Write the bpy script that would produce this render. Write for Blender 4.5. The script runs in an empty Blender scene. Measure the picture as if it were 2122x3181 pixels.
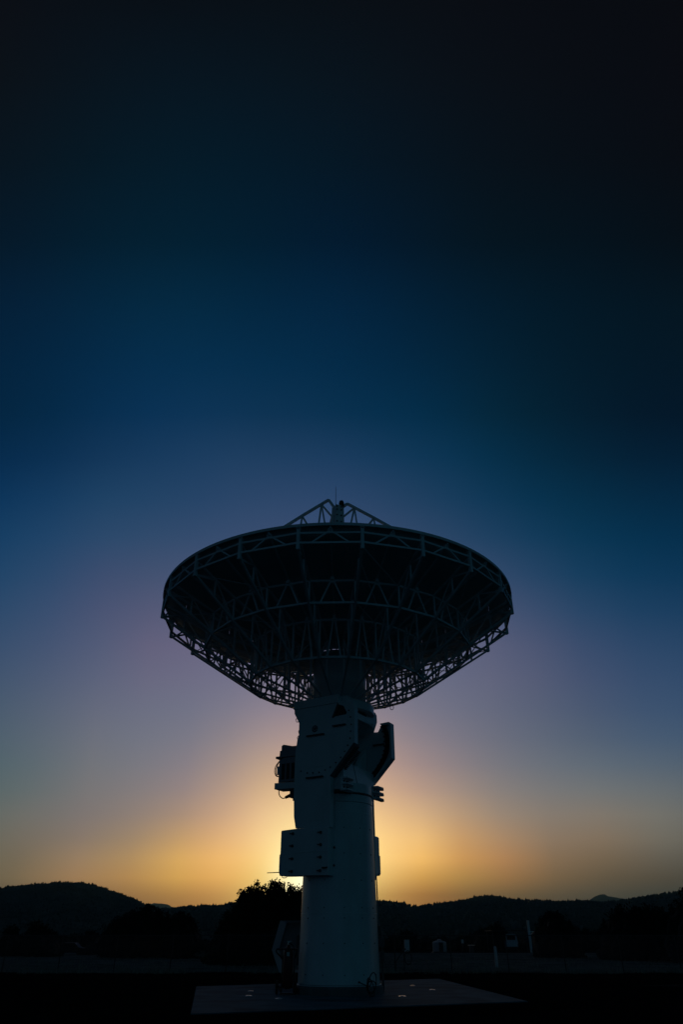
import bpy, math, random
from mathutils import Vector, Matrix
R = math.radians
C = bpy.context.scene.collection
sc = bpy.context.scene
random.seed(4)

# ------------------------------------------------------------------ camera
EYE = 1.8                       # eye height above the concrete pad (z = 0)
GZ = -0.16                      # natural ground
PITCH = R(31.9)
cam_d = bpy.data.cameras.new("camera"); cam = bpy.data.objects.new("camera", cam_d); C.objects.link(cam)
cam.location = (0, 0, EYE); cam.rotation_euler = (R(90) + PITCH, 0, 0)
cam_d.sensor_fit = 'HORIZONTAL'; cam_d.sensor_width = 24; cam_d.lens = 24
cam_d.clip_start = .1; cam_d.clip_end = 40000
sc.camera = cam

def ray(px, py):                # survey helper: direction of a photo pixel (2122 x 3181)
    a, b = (px - 1061) / 2122, (py - 1590.5) / 2122
    return Vector((a, math.cos(PITCH) + b * math.sin(PITCH), math.sin(PITCH) - b * math.cos(PITCH)))
def at(px, py, Y):              # point at depth Y (m) in front of the camera
    d = ray(px, py); return d * (Y / d.y) + Vector((0, 0, EYE))
def azel(px, py):
    d = ray(px, py); return math.atan2(d.x, d.y), math.atan2(d.z, math.hypot(d.x, d.y))
def ground(px, py, z=GZ):
    d = ray(px, py); w = d * ((z - EYE) / d.z); return Vector((w.x, w.y, z))

# ------------------------------------------------------------------ materials
def mat(name, col, rough=.6, metal=0., var=.15, scale=3., bump=0., bscale=40., spec=.5, dirt=None, dirt_scale=1.2, dirt_amt=.4, trans=0.):
    m = bpy.data.materials.new(name); m.use_nodes = True
    nt = m.node_tree; n = nt.nodes; l = nt.links
    b = n['Principled BSDF']; b.inputs['Roughness'].default_value = rough; b.inputs['Metallic'].default_value = metal
    b.inputs['Specular IOR Level'].default_value = spec
    tc = n.new('ShaderNodeTexCoord')
    ns = n.new('ShaderNodeTexNoise'); ns.inputs['Scale'].default_value = scale; ns.inputs['Detail'].default_value = 6
    l.new(tc.outputs['Object'], ns.inputs['Vector'])
    mr = n.new('ShaderNodeMapRange'); mr.inputs['From Min'].default_value = .3; mr.inputs['From Max'].default_value = .7
    mr.inputs['To Min'].default_value = 1 - var; mr.inputs['To Max'].default_value = 1 + var
    l.new(ns.outputs['Fac'], mr.inputs['Value'])
    mx = n.new('ShaderNodeMix'); mx.data_type = 'RGBA'; mx.blend_type = 'MULTIPLY'; mx.inputs['Factor'].default_value = 1
    mx.inputs['A'].default_value = (*col, 1); l.new(mr.outputs['Result'], mx.inputs['B'])
    out = mx.outputs['Result']
    if dirt:
        d = n.new('ShaderNodeTexNoise'); d.inputs['Scale'].default_value = dirt_scale; d.inputs['Detail'].default_value = 8
        mp = n.new('ShaderNodeMapping'); mp.inputs['Scale'].default_value = (1, 1, .25)
        l.new(tc.outputs['Object'], mp.inputs['Vector']); l.new(mp.outputs['Vector'], d.inputs['Vector'])
        r2 = n.new('ShaderNodeMapRange'); r2.inputs['From Min'].default_value = .5; r2.inputs['From Max'].default_value = .72
        r2.inputs['To Max'].default_value = dirt_amt; l.new(d.outputs['Fac'], r2.inputs['Value'])
        m2 = n.new('ShaderNodeMix'); m2.data_type = 'RGBA'; l.new(r2.outputs['Result'], m2.inputs['Factor'])
        l.new(out, m2.inputs['A']); m2.inputs['B'].default_value = (*dirt, 1); out = m2.outputs['Result']
    l.new(out, b.inputs['Base Color'])
    if bump:
        bn = n.new('ShaderNodeTexNoise'); bn.inputs['Scale'].default_value = bscale; bn.inputs['Detail'].default_value = 6
        l.new(tc.outputs['Object'], bn.inputs['Vector'])
        bp = n.new('ShaderNodeBump'); bp.inputs['Strength'].default_value = bump; bp.inputs['Distance'].default_value = .02
        l.new(bn.outputs['Fac'], bp.inputs['Height']); l.new(bp.outputs['Normal'], b.inputs['Normal'])
    if trans:
        tr = n.new('ShaderNodeBsdfTranslucent'); l.new(out, tr.inputs['Color'])
        ms = n.new('ShaderNodeMixShader'); ms.inputs['Fac'].default_value = trans
        l.new(b.outputs['BSDF'], ms.inputs[1]); l.new(tr.outputs['BSDF'], ms.inputs[2])
        l.new(ms.outputs['Shader'], n['Material Output'].inputs['Surface'])
    return m
M = dict(
    white=mat('white_paint', (.72, .74, .74), .27, 0, .05, 1.5, .05, 12, dirt=(.42, .40, .36), dirt_scale=.9, dirt_amt=.35),
    steel=mat('white_steel', (.78, .81, .82), .4, 0, .08, 2., dirt=(.4, .38, .35), dirt_amt=.3),
    panel=mat('panel_paint', (.60, .62, .62), .6, 0, .06, 1.),
    pipe=mat('dark_pipe', (.09, .1, .1), .5, .3),
    black=mat('black_rubber', (.018, .018, .02), .6),
    dark=mat('dark_steel', (.06, .065, .07), .5, .5),
    bolt=mat('bolt_head', (.07, .07, .075), .5, .6),
    gear=mat('greased_rack', (.02, .02, .022), .35, .6),
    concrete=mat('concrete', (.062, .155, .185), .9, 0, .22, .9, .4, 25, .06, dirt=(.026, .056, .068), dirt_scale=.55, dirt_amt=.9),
    plinth=mat('weathered_concrete', (.14, .14, .14), .9, 0, .2, 2.5, .4, 20),
    cap=mat('bare_metal_cap', (.75, .74, .70), .28, .8, .05),
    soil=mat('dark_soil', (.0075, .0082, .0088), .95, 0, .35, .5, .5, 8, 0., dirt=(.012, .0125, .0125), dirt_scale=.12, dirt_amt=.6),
    field=mat('dry_grass_field', (.125, .140, .130), .95, 0, .45, .35, .8, 5, 0., dirt=(.04, .04, .03), dirt_scale=.10, dirt_amt=.8),
    road=mat('pale_gravel_road', (.20, .20, .20), .9, 0, .15, .8, .3, 6, 0.),
    hill=mat('scrub_hill', (.062, .082, .074), .95, 0, .3, .02, spec=0.),
    far=mat('far_mountain', (.07, .07, .068), .95, 0, .2, .003, spec=0.),
    forest=mat('hill_forest', (.046, .062, .054), .9, 0, .3, .05, spec=0.),
    leaf=mat('juniper_leaves', (.024, .031, .018), .75, 0, .35, .6, spec=.1, trans=.12),
    leaf2=mat('cedar_leaves', (.011, .016, .011), .8, 0, .35, .6, spec=.1),
    pale_leaf=mat('sage_leaves', (.16, .17, .14), .8, 0, .25, 2.),
    bark=mat('bark', (.10, .08, .06), .9, 0, .3, 5., .6, 15),
    tuft=mat('dry_grass_tufts', (.26, .27, .21), .9, 0, .3, 2.),
    wire=mat('galvanised_wire', (.07, .075, .075), .5, .6),
    post=mat('fence_post', (.035, .036, .037), .5, .4),
    van=mat('white_car_paint', (.62, .63, .66), .35, 0, .03),
    glass=mat('dark_glass', (.010, .011, .012), .35, spec=.2),
    tyre=mat('tyre_rubber', (.02, .02, .02), .85),
    chrome=mat('chrome', (.75, .75, .77), .2, 1.),
    grey=mat('grey_enamel', (.30, .31, .33), .5, 0, .08, 2.),
    cardark=mat('dark_car_paint', (.02, .022, .025), .5, spec=.25),
    rubble=mat('loose_rubble', (.035, .035, .034), .9, 0, .5, 1.5, .8, 6, 0.),
    extred=mat('red_tank_paint', (.10, .012, .010), .4),
    label=mat('paper_label', (.55, .55, .52), .7),
    galv=mat('galvanised_sheet', (.40, .41, .42), .5, .5, .1, 3.),
    shade=mat('shade_grey', (.10, .105, .11), .7, 0, .2, 1.5),  # dull grey for boxes; on white parts, shade put into the colour
    timber=mat('painted_timber', (.62, .63, .64), .6, 0, .1, 3.),
)

# ------------------------------------------------------------------ mesh collector
ORG = {}
class MB:
    def __init__(s): s.v = []; s.f = []
    def add(s, vs, fs):
        o = len(s.v); s.v += [Vector(v) for v in vs]; s.f += [tuple(i + o for i in f) for f in fs]; return s
    def box(s, c, size, m=None):
        x, y, z = (k / 2 for k in size); c = Vector(c)
        vs = [Vector((a * x, b * y, d * z)) for a in (-1, 1) for b in (-1, 1) for d in (-1, 1)]
        if m is not None: vs = [m @ v for v in vs]
        return s.add([c + v for v in vs], [(0, 1, 3, 2), (4, 6, 7, 5), (0, 4, 5, 1), (2, 3, 7, 6), (0, 2, 6, 4), (1, 5, 7, 3)])
    def beam(s, p, q, w, h=None, up=(0, 0, 1)):
        p, q = Vector(p), Vector(q); h = h or w; d = (q - p).normalized(); up = Vector(up)
        if abs(d.dot(up)) > .97: up = Vector((1, 0, 0)) if abs(d.x) < .9 else Vector((0, 1, 0))
        a = d.cross(up).normalized() * w / 2; b = a.cross(d).normalized() * h / 2
        vs = [e + i * a + j * b for e in (p, q) for i, j in ((-1, -1), (1, -1), (1, 1), (-1, 1))]
        return s.add(vs, [(3, 2, 1, 0), (4, 5, 6, 7), (0, 1, 5, 4), (1, 2, 6, 5), (2, 3, 7, 6), (3, 0, 4, 7)])
    def tube(s, pts, r, n=8, closed=False, cap=True):
        pts = [Vector(p) for p in pts]; k = len(pts); rr = r if isinstance(r, (list, tuple)) else [r] * k
        ref = None; vs = []
        for i, p in enumerate(pts):
            a = pts[(i - 1) % k] if (i or closed) else p; b = pts[(i + 1) % k] if (i < k - 1 or closed) else p
            d = (b - a).normalized()
            if ref is None:
                ref = Vector((0, 0, 1)) if abs(d.z) < .9 else Vector((1, 0, 0))
            x = (ref - d * ref.dot(d)).normalized(); ref = x; y = d.cross(x)
            vs += [p + (x * math.cos(2 * math.pi * j / n) + y * math.sin(2 * math.pi * j / n)) * rr[i] for j in range(n)]
        fs = []
        for i in range(k if closed else k - 1):
            i2 = (i + 1) % k
            fs += [(i * n + j, i * n + (j + 1) % n, i2 * n + (j + 1) % n, i2 * n + j) for j in range(n)]
        if cap and not closed: fs += [tuple(reversed(range(n))), tuple((k - 1) * n + j for j in range(n))]
        return s.add(vs, fs)
    def cyl(s, p, q, r0, r1=None, n=16): return s.tube([p, q], [r0, r0 if r1 is None else r1], n)
    def lathe(s, c, prof, n=48, a0=0, a1=2 * math.pi, cap=True):
        c = Vector(c); full = abs(a1 - a0 - 2 * math.pi) < 1e-6; m = n if full else n + 1; vs = []
        for r, z in prof:
            vs += [c + Vector((r * math.cos(a0 + (a1 - a0) * j / n), r * math.sin(a0 + (a1 - a0) * j / n), z)) for j in range(m)]
        fs = []
        for i in range(len(prof) - 1):
            fs += [(i * m + j, i * m + (j + 1) % m, (i + 1) * m + (j + 1) % m, (i + 1) * m + j) for j in range(n if full else m - 1)]
        if cap and full: fs += [tuple(reversed(range(m))), tuple((len(prof) - 1) * m + j for j in range(m))]
        return s.add(vs, fs)
    def prism(s, poly, fr, d0, d1):
        # polygon of (u, z) pairs swept from d0 to d1 along the frame's normal; fr = (origin, u axis, z axis, normal)
        o, u, z, nn = fr; k = len(poly)
        vs = [o + u * a + z * b + nn * d for d in (d0, d1) for a, b in poly]
        return s.add(vs, [tuple(range(k)), tuple(reversed(range(k, 2 * k)))] + [(i, i + k, (i + 1) % k + k, (i + 1) % k) for i in range(k)])
    def build(s, name, m, parent=None, smooth=False, bevel=0., org=None, fix=True):
        o0 = Vector(org) if org is not None else (ORG[parent.name] if parent is not None else Vector((0, 0, 0)))
        me = bpy.data.meshes.new(name); me.from_pydata([tuple(v - o0) for v in s.v], [], s.f); me.update()
        if fix:
            import bmesh
            bm = bmesh.new(); bm.from_mesh(me); bmesh.ops.recalc_face_normals(bm, faces=bm.faces); bm.to_mesh(me); bm.free()
        o = bpy.data.objects.new(name, me); C.objects.link(o); me.materials.append(M[m] if isinstance(m, str) else m)
        if smooth:
            for p in me.polygons: p.use_smooth = True
        if bevel:
            b = o.modifiers.new('edge', 'BEVEL'); b.width = bevel; b.segments = 2; b.limit_method = 'ANGLE'
        if parent is not None: o.parent = parent
        elif org is not None: o.location = o0
        ORG[o.name] = o0
        return o
def tag(o, label=None, cat=None, group=None, kind=None):
    if label: o['label'] = label
    if cat: o['category'] = cat
    if group: o['group'] = group
    if kind: o['kind'] = kind
    return o
def thing(name, loc, label, cat, group=None):
    o = bpy.data.objects.new(name, None); C.objects.link(o); o.location = loc; o.empty_display_size = .2
    ORG[o.name] = Vector(loc); return tag(o, label, cat, group)
def copy_obj(o, parent, loc=None, rz=None):
    c = o.copy(); C.objects.link(c); c.parent = parent
    if loc is not None: c.location = loc
    if rz is not None: c.rotation_euler = (0, 0, rz)
    ORG[c.name] = ORG[o.name]; return c
def copy_tree(o, loc, label=None, rz=None):
    c = o.copy(); C.objects.link(c); c.location = loc
    if rz is not None: c.rotation_euler = (0, 0, rz)
    if label: c['label'] = label
    for ch in list(o.children):
        k = ch.copy(); C.objects.link(k); k.parent = c
        for g in list(ch.children):
            q = g.copy(); C.objects.link(q); q.parent = k
    return c
def smoothcurve(pts, k=8):
    pts = [Vector(p) for p in pts]; out = []
    for i in range(len(pts) - 1):
        a, b, c, d = pts[max(i - 1, 0)], pts[i], pts[i + 1], pts[min(i + 2, len(pts) - 1)]
        for j in range(k):
            t = j / k
            out.append(.5 * ((2 * b) + (c - a) * t + (2 * a - 5 * b + 4 * c - d) * t * t + (3 * b - a - 3 * c + d) * t ** 3))
    return out + [pts[-1]]

# ------------------------------------------------------------------ sky and sun
SUN_AZ, SUN_EL = R(-2.6), R(1.7)
SKY_V = [-2, 1.5, 2.6, 3.8, 5, 6.4, 8, 9.8, 11.6, 13.6, 15.8, 18.2, 20.8, 23.6, 26.6, 29.8, 33, 36.4, 40, 44, 48.5, 53.5, 59, 64.5, 69, 90]
SKY_H = [-40, -27, -23, -19, -15.5, -12, -9, -6, -3, 0, 3, 6, 9, 12, 15.5, 19, 23, 27, 40]
SKY_COL = [
 [(0.0218,0.0249,0.0188), (0.0272,0.0311,0.0236), (0.0518,0.0528,0.0351), (0.0776,0.0767,0.0494), (0.0881,0.0903,0.0621), (0.0864,0.0966,0.0758), (0.0759,0.0985,0.0894), (0.0601,0.0950,0.1001), (0.0507,0.0894,0.1074), (0.0465,0.0826,0.1133), (0.0419,0.0746,0.1173), (0.0345,0.0653,0.1183), (0.0255,0.0565,0.1160), (0.0166,0.0498,0.1111), (0.0091,0.0430,0.1038), (0.0045,0.0348,0.0930), (0.0018,0.0251,0.0753), (0.0006,0.0167,0.0527), (0.0003,0.0131,0.0379), (0.0003,0.0115,0.0334), (0.0006,0.0094,0.0268), (0.0008,0.0061,0.0148), (0.0016,0.0045,0.0085), (0.0025,0.0034,0.0053), (0.0030,0.0029,0.0041), (0.0024,0.0023,0.0033)],
 [(0.0291,0.0332,0.0251), (0.0363,0.0415,0.0314), (0.0690,0.0705,0.0469), (0.1034,0.1023,0.0658), (0.1174,0.1204,0.0828), (0.1152,0.1289,0.1011), (0.1012,0.1313,0.1192), (0.0802,0.1266,0.1334), (0.0676,0.1192,0.1432), (0.0621,0.1101,0.1511), (0.0558,0.0994,0.1564), (0.0459,0.0870,0.1577), (0.0341,0.0754,0.1547), (0.0221,0.0664,0.1482), (0.0121,0.0573,0.1384), (0.0059,0.0464,0.1240), (0.0024,0.0335,0.1004), (0.0008,0.0222,0.0703), (0.0004,0.0175,0.0506), (0.0004,0.0154,0.0446), (0.0008,0.0125,0.0357), (0.0011,0.0082,0.0197), (0.0022,0.0060,0.0114), (0.0034,0.0045,0.0070), (0.0040,0.0039,0.0055), (0.0032,0.0031,0.0044)],
 [(0.0468,0.0378,0.0265), (0.0585,0.0473,0.0331), (0.1145,0.0879,0.0531), (0.1717,0.1330,0.0777), (0.1584,0.1348,0.0937), (0.1491,0.1405,0.1182), (0.1316,0.1464,0.1429), (0.0976,0.1396,0.1565), (0.0844,0.1329,0.1660), (0.0818,0.1245,0.1741), (0.0753,0.1131,0.1787), (0.0631,0.0991,0.1781), (0.0497,0.0857,0.1720), (0.0367,0.0749,0.1624), (0.0233,0.0652,0.1512), (0.0124,0.0552,0.1378), (0.0059,0.0417,0.1142), (0.0023,0.0278,0.0825), (0.0007,0.0212,0.0615), (0.0005,0.0184,0.0530), (0.0008,0.0149,0.0411), (0.0010,0.0096,0.0228), (0.0019,0.0068,0.0132), (0.0029,0.0049,0.0081), (0.0032,0.0038,0.0062), (0.0025,0.0031,0.0050)],
 [(0.0531,0.0324,0.0205), (0.0664,0.0405,0.0257), (0.1641,0.0979,0.0503), (0.3067,0.1873,0.0927), (0.2625,0.1877,0.1204), (0.1789,0.1591,0.1446), (0.1404,0.1499,0.1675), (0.1230,0.1517,0.1822), (0.1105,0.1492,0.1932), (0.1032,0.1416,0.2029), (0.0941,0.1286,0.2054), (0.0827,0.1138,0.2007), (0.0714,0.0994,0.1902), (0.0597,0.0851,0.1749), (0.0418,0.0733,0.1605), (0.0221,0.0647,0.1483), (0.0117,0.0526,0.1282), (0.0053,0.0359,0.0985), (0.0015,0.0264,0.0776), (0.0008,0.0225,0.0640), (0.0007,0.0182,0.0475), (0.0007,0.0117,0.0268), (0.0015,0.0082,0.0162), (0.0024,0.0056,0.0101), (0.0026,0.0040,0.0069), (0.0021,0.0032,0.0055)],
 [(0.0442,0.0257,0.0140), (0.0552,0.0321,0.0175), (0.1749,0.0996,0.0385), (0.3361,0.1985,0.0707), (0.2993,0.2094,0.1015), (0.1935,0.1735,0.1368), (0.1290,0.1500,0.1715), (0.0940,0.1417,0.1955), (0.0778,0.1382,0.2102), (0.0742,0.1339,0.2194), (0.0800,0.1268,0.2207), (0.0924,0.1174,0.2144), (0.0949,0.1059,0.2014), (0.0729,0.0922,0.1833), (0.0469,0.0794,0.1653), (0.0261,0.0674,0.1511), (0.0143,0.0550,0.1330), (0.0073,0.0412,0.1095), (0.0021,0.0303,0.0884), (0.0010,0.0256,0.0716), (0.0008,0.0210,0.0528), (0.0006,0.0131,0.0294), (0.0012,0.0092,0.0188), (0.0021,0.0063,0.0119), (0.0024,0.0041,0.0071), (0.0019,0.0033,0.0057)],
 [(0.0247,0.0158,0.0076), (0.0309,0.0197,0.0095), (0.1637,0.1023,0.0285), (0.4136,0.2626,0.0611), (0.4359,0.2915,0.0899), (0.2588,0.2116,0.1259), (0.1192,0.1511,0.1702), (0.0543,0.1263,0.2055), (0.0356,0.1201,0.2208), (0.0356,0.1191,0.2263), (0.0502,0.1179,0.2291), (0.0766,0.1146,0.2252), (0.0903,0.1069,0.2121), (0.0738,0.0954,0.1927), (0.0487,0.0822,0.1722), (0.0281,0.0679,0.1534), (0.0165,0.0559,0.1358), (0.0096,0.0450,0.1156), (0.0030,0.0328,0.0916), (0.0011,0.0268,0.0737), (0.0007,0.0215,0.0538), (0.0005,0.0135,0.0305), (0.0011,0.0098,0.0203), (0.0019,0.0067,0.0130), (0.0023,0.0041,0.0070), (0.0018,0.0033,0.0056)],
 [(0.0088,0.0039,0.0026), (0.0110,0.0049,0.0032), (0.1104,0.0576,0.0190), (0.3651,0.2064,0.0587), (0.4322,0.2671,0.1020), (0.2910,0.2220,0.1494), (0.1549,0.1749,0.1886), (0.0770,0.1491,0.2075), (0.0451,0.1350,0.2188), (0.0338,0.1247,0.2301), (0.0429,0.1194,0.2388), (0.0629,0.1147,0.2362), (0.0753,0.1071,0.2221), (0.0680,0.0963,0.2013), (0.0491,0.0833,0.1786), (0.0308,0.0693,0.1571), (0.0198,0.0581,0.1387), (0.0114,0.0467,0.1169), (0.0033,0.0329,0.0891), (0.0011,0.0262,0.0718), (0.0006,0.0202,0.0520), (0.0004,0.0128,0.0299), (0.0010,0.0096,0.0204), (0.0019,0.0066,0.0127), (0.0023,0.0042,0.0072), (0.0018,0.0034,0.0057)],
 [(0.0027,0.0008,0.0003), (0.0033,0.0010,0.0004), (0.0662,0.0265,0.0055), (0.2037,0.0884,0.0269), (0.2840,0.1601,0.0923), (0.2818,0.2043,0.1701), (0.2276,0.2131,0.2055), (0.1541,0.1961,0.2049), (0.0994,0.1717,0.2185), (0.0690,0.1482,0.2456), (0.0586,0.1309,0.2548), (0.0618,0.1187,0.2475), (0.0666,0.1082,0.2307), (0.0622,0.0968,0.2082), (0.0485,0.0838,0.1837), (0.0328,0.0704,0.1602), (0.0213,0.0587,0.1398), (0.0111,0.0457,0.1148), (0.0031,0.0318,0.0852), (0.0009,0.0252,0.0690), (0.0005,0.0189,0.0505), (0.0004,0.0118,0.0289), (0.0010,0.0091,0.0196), (0.0019,0.0064,0.0122), (0.0023,0.0042,0.0072), (0.0018,0.0034,0.0058)],
 [(0.0003,0.0003,0.0003), (0.0004,0.0004,0.0004), (0.0150,0.0226,0.0111), (0.0859,0.0819,0.0432), (0.1518,0.1206,0.0822), (0.2123,0.1715,0.1442), (0.2378,0.2167,0.1983), (0.1972,0.2165,0.2207), (0.1407,0.1912,0.2351), (0.0971,0.1622,0.2539), (0.0729,0.1389,0.2611), (0.0644,0.1223,0.2528), (0.0629,0.1094,0.2350), (0.0584,0.0970,0.2115), (0.0472,0.0837,0.1857), (0.0333,0.0703,0.1611), (0.0214,0.0581,0.1401), (0.0102,0.0444,0.1132), (0.0026,0.0309,0.0824), (0.0008,0.0241,0.0663), (0.0005,0.0180,0.0499), (0.0004,0.0108,0.0284), (0.0011,0.0084,0.0184), (0.0021,0.0062,0.0115), (0.0023,0.0042,0.0070), (0.0019,0.0033,0.0056)],
 [(0.0003,0.0003,0.0003), (0.0004,0.0004,0.0004), (0.0077,0.0191,0.0146), (0.1232,0.1273,0.0716), (0.2593,0.2342,0.1352), (0.3233,0.2817,0.1819), (0.2982,0.2718,0.2108), (0.2208,0.2316,0.2298), (0.1489,0.1912,0.2422), (0.0989,0.1597,0.2526), (0.0733,0.1380,0.2566), (0.0641,0.1225,0.2499), (0.0615,0.1096,0.2336), (0.0564,0.0966,0.2103), (0.0456,0.0826,0.1837), (0.0319,0.0687,0.1577), (0.0198,0.0563,0.1366), (0.0086,0.0427,0.1101), (0.0017,0.0291,0.0773), (0.0005,0.0227,0.0627), (0.0005,0.0170,0.0483), (0.0004,0.0098,0.0270), (0.0012,0.0077,0.0168), (0.0022,0.0058,0.0108), (0.0024,0.0040,0.0067), (0.0019,0.0032,0.0054)],
 [(0.0003,0.0003,0.0003), (0.0004,0.0004,0.0004), (0.0017,0.0032,0.0026), (0.3005,0.2210,0.0850), (0.5001,0.3841,0.1645), (0.4891,0.3900,0.1922), (0.3622,0.3135,0.2095), (0.2198,0.2253,0.2268), (0.1311,0.1723,0.2369), (0.0841,0.1463,0.2439), (0.0658,0.1315,0.2463), (0.0627,0.1201,0.2413), (0.0622,0.1088,0.2272), (0.0561,0.0954,0.2050), (0.0432,0.0803,0.1776), (0.0284,0.0654,0.1495), (0.0161,0.0527,0.1270), (0.0059,0.0397,0.1021), (0.0009,0.0273,0.0725), (0.0004,0.0209,0.0572), (0.0004,0.0153,0.0428), (0.0005,0.0090,0.0239), (0.0014,0.0069,0.0147), (0.0023,0.0053,0.0096), (0.0024,0.0038,0.0064), (0.0020,0.0031,0.0052)],
 [(0.0003,0.0003,0.0003), (0.0004,0.0004,0.0004), (0.0004,0.0008,0.0004), (0.3065,0.1925,0.0416), (0.6026,0.3833,0.1112), (0.5358,0.3842,0.1670), (0.3580,0.2987,0.2016), (0.1926,0.1974,0.2171), (0.1093,0.1502,0.2260), (0.0713,0.1337,0.2314), (0.0619,0.1248,0.2333), (0.0651,0.1173,0.2297), (0.0662,0.1075,0.2177), (0.0567,0.0932,0.1965), (0.0397,0.0766,0.1688), (0.0229,0.0607,0.1391), (0.0113,0.0481,0.1154), (0.0035,0.0364,0.0929), (0.0004,0.0253,0.0663), (0.0004,0.0189,0.0502), (0.0004,0.0135,0.0362), (0.0007,0.0081,0.0198), (0.0015,0.0061,0.0124), (0.0024,0.0047,0.0085), (0.0025,0.0036,0.0061), (0.0020,0.0029,0.0049)],
 [(0.0003,0.0003,0.0007), (0.0004,0.0004,0.0009), (0.0004,0.0232,0.0142), (0.2342,0.1533,0.0418), (0.4238,0.2312,0.0739), (0.3894,0.2478,0.1221), (0.2839,0.2312,0.1747), (0.1704,0.1828,0.2048), (0.1045,0.1466,0.2155), (0.0740,0.1283,0.2189), (0.0676,0.1201,0.2193), (0.0734,0.1149,0.2166), (0.0734,0.1058,0.2062), (0.0567,0.0895,0.1858), (0.0342,0.0714,0.1584), (0.0162,0.0551,0.1288), (0.0065,0.0430,0.1053), (0.0018,0.0325,0.0820), (0.0004,0.0225,0.0559), (0.0004,0.0167,0.0423), (0.0004,0.0120,0.0303), (0.0008,0.0071,0.0156), (0.0017,0.0053,0.0103), (0.0024,0.0042,0.0074), (0.0025,0.0033,0.0057), (0.0020,0.0027,0.0046)],
 [(0.0003,0.0028,0.0078), (0.0004,0.0035,0.0098), (0.0301,0.0412,0.0248), (0.2190,0.1206,0.0475), (0.3410,0.1787,0.0789), (0.2999,0.2010,0.1271), (0.2174,0.1954,0.1722), (0.1455,0.1696,0.1961), (0.1010,0.1442,0.2044), (0.0791,0.1258,0.2048), (0.0743,0.1155,0.2036), (0.0809,0.1106,0.2017), (0.0777,0.1016,0.1927), (0.0517,0.0830,0.1727), (0.0263,0.0645,0.1463), (0.0095,0.0487,0.1172), (0.0028,0.0369,0.0922), (0.0007,0.0273,0.0670), (0.0004,0.0189,0.0437), (0.0004,0.0144,0.0343), (0.0004,0.0106,0.0253), (0.0009,0.0063,0.0128), (0.0018,0.0047,0.0088), (0.0024,0.0038,0.0066), (0.0024,0.0031,0.0054), (0.0019,0.0025,0.0043)],
 [(0.0014,0.0122,0.0176), (0.0017,0.0152,0.0220), (0.0422,0.0476,0.0359), (0.1298,0.0926,0.0525), (0.1867,0.1299,0.0809), (0.2108,0.1632,0.1219), (0.1926,0.1784,0.1623), (0.1428,0.1663,0.1880), (0.1022,0.1432,0.1942), (0.0787,0.1207,0.1898), (0.0701,0.1056,0.1849), (0.0694,0.0967,0.1812), (0.0599,0.0864,0.1720), (0.0356,0.0709,0.1541), (0.0149,0.0551,0.1298), (0.0040,0.0415,0.1019), (0.0008,0.0307,0.0763), (0.0004,0.0216,0.0519), (0.0004,0.0149,0.0336), (0.0004,0.0117,0.0268), (0.0004,0.0090,0.0204), (0.0009,0.0057,0.0115), (0.0018,0.0041,0.0076), (0.0023,0.0034,0.0059), (0.0023,0.0029,0.0050), (0.0018,0.0023,0.0040)],
 [(0.0066,0.0181,0.0228), (0.0083,0.0227,0.0285), (0.0424,0.0479,0.0395), (0.0981,0.0789,0.0508), (0.1567,0.1169,0.0753), (0.2080,0.1602,0.1142), (0.2030,0.1810,0.1548), (0.1454,0.1672,0.1821), (0.0995,0.1397,0.1862), (0.0707,0.1114,0.1759), (0.0563,0.0930,0.1694), (0.0480,0.0808,0.1637), (0.0359,0.0698,0.1527), (0.0184,0.0585,0.1353), (0.0056,0.0462,0.1124), (0.0012,0.0355,0.0877), (0.0004,0.0261,0.0638), (0.0004,0.0172,0.0418), (0.0004,0.0116,0.0272), (0.0004,0.0096,0.0218), (0.0004,0.0079,0.0174), (0.0009,0.0051,0.0104), (0.0018,0.0036,0.0067), (0.0022,0.0030,0.0055), (0.0022,0.0028,0.0047), (0.0018,0.0022,0.0038)],
 [(0.0101,0.0203,0.0237), (0.0126,0.0253,0.0296), (0.0401,0.0449,0.0383), (0.0776,0.0675,0.0490), (0.1156,0.1042,0.0819), (0.1624,0.1504,0.1226), (0.1732,0.1709,0.1528), (0.1322,0.1551,0.1715), (0.0900,0.1290,0.1772), (0.0595,0.1033,0.1737), (0.0433,0.0849,0.1653), (0.0338,0.0725,0.1547), (0.0228,0.0612,0.1401), (0.0101,0.0493,0.1203), (0.0025,0.0383,0.0981), (0.0004,0.0296,0.0762), (0.0004,0.0214,0.0547), (0.0004,0.0134,0.0346), (0.0004,0.0086,0.0221), (0.0004,0.0080,0.0186), (0.0006,0.0071,0.0153), (0.0011,0.0043,0.0085), (0.0020,0.0032,0.0058), (0.0025,0.0029,0.0051), (0.0025,0.0028,0.0045), (0.0020,0.0022,0.0036)],
 [(0.0069,0.0159,0.0208), (0.0086,0.0199,0.0260), (0.0278,0.0355,0.0344), (0.0571,0.0570,0.0478), (0.0877,0.0849,0.0714), (0.1188,0.1188,0.1050), (0.1298,0.1390,0.1353), (0.1085,0.1337,0.1558), (0.0790,0.1168,0.1656), (0.0536,0.0973,0.1677), (0.0384,0.0815,0.1613), (0.0289,0.0695,0.1493), (0.0190,0.0579,0.1331), (0.0086,0.0452,0.1126), (0.0024,0.0343,0.0909), (0.0004,0.0262,0.0704), (0.0004,0.0188,0.0505), (0.0004,0.0117,0.0318), (0.0004,0.0075,0.0201), (0.0006,0.0073,0.0172), (0.0009,0.0068,0.0140), (0.0016,0.0038,0.0069), (0.0023,0.0031,0.0053), (0.0029,0.0029,0.0047), (0.0032,0.0029,0.0043), (0.0026,0.0023,0.0034)],
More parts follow.
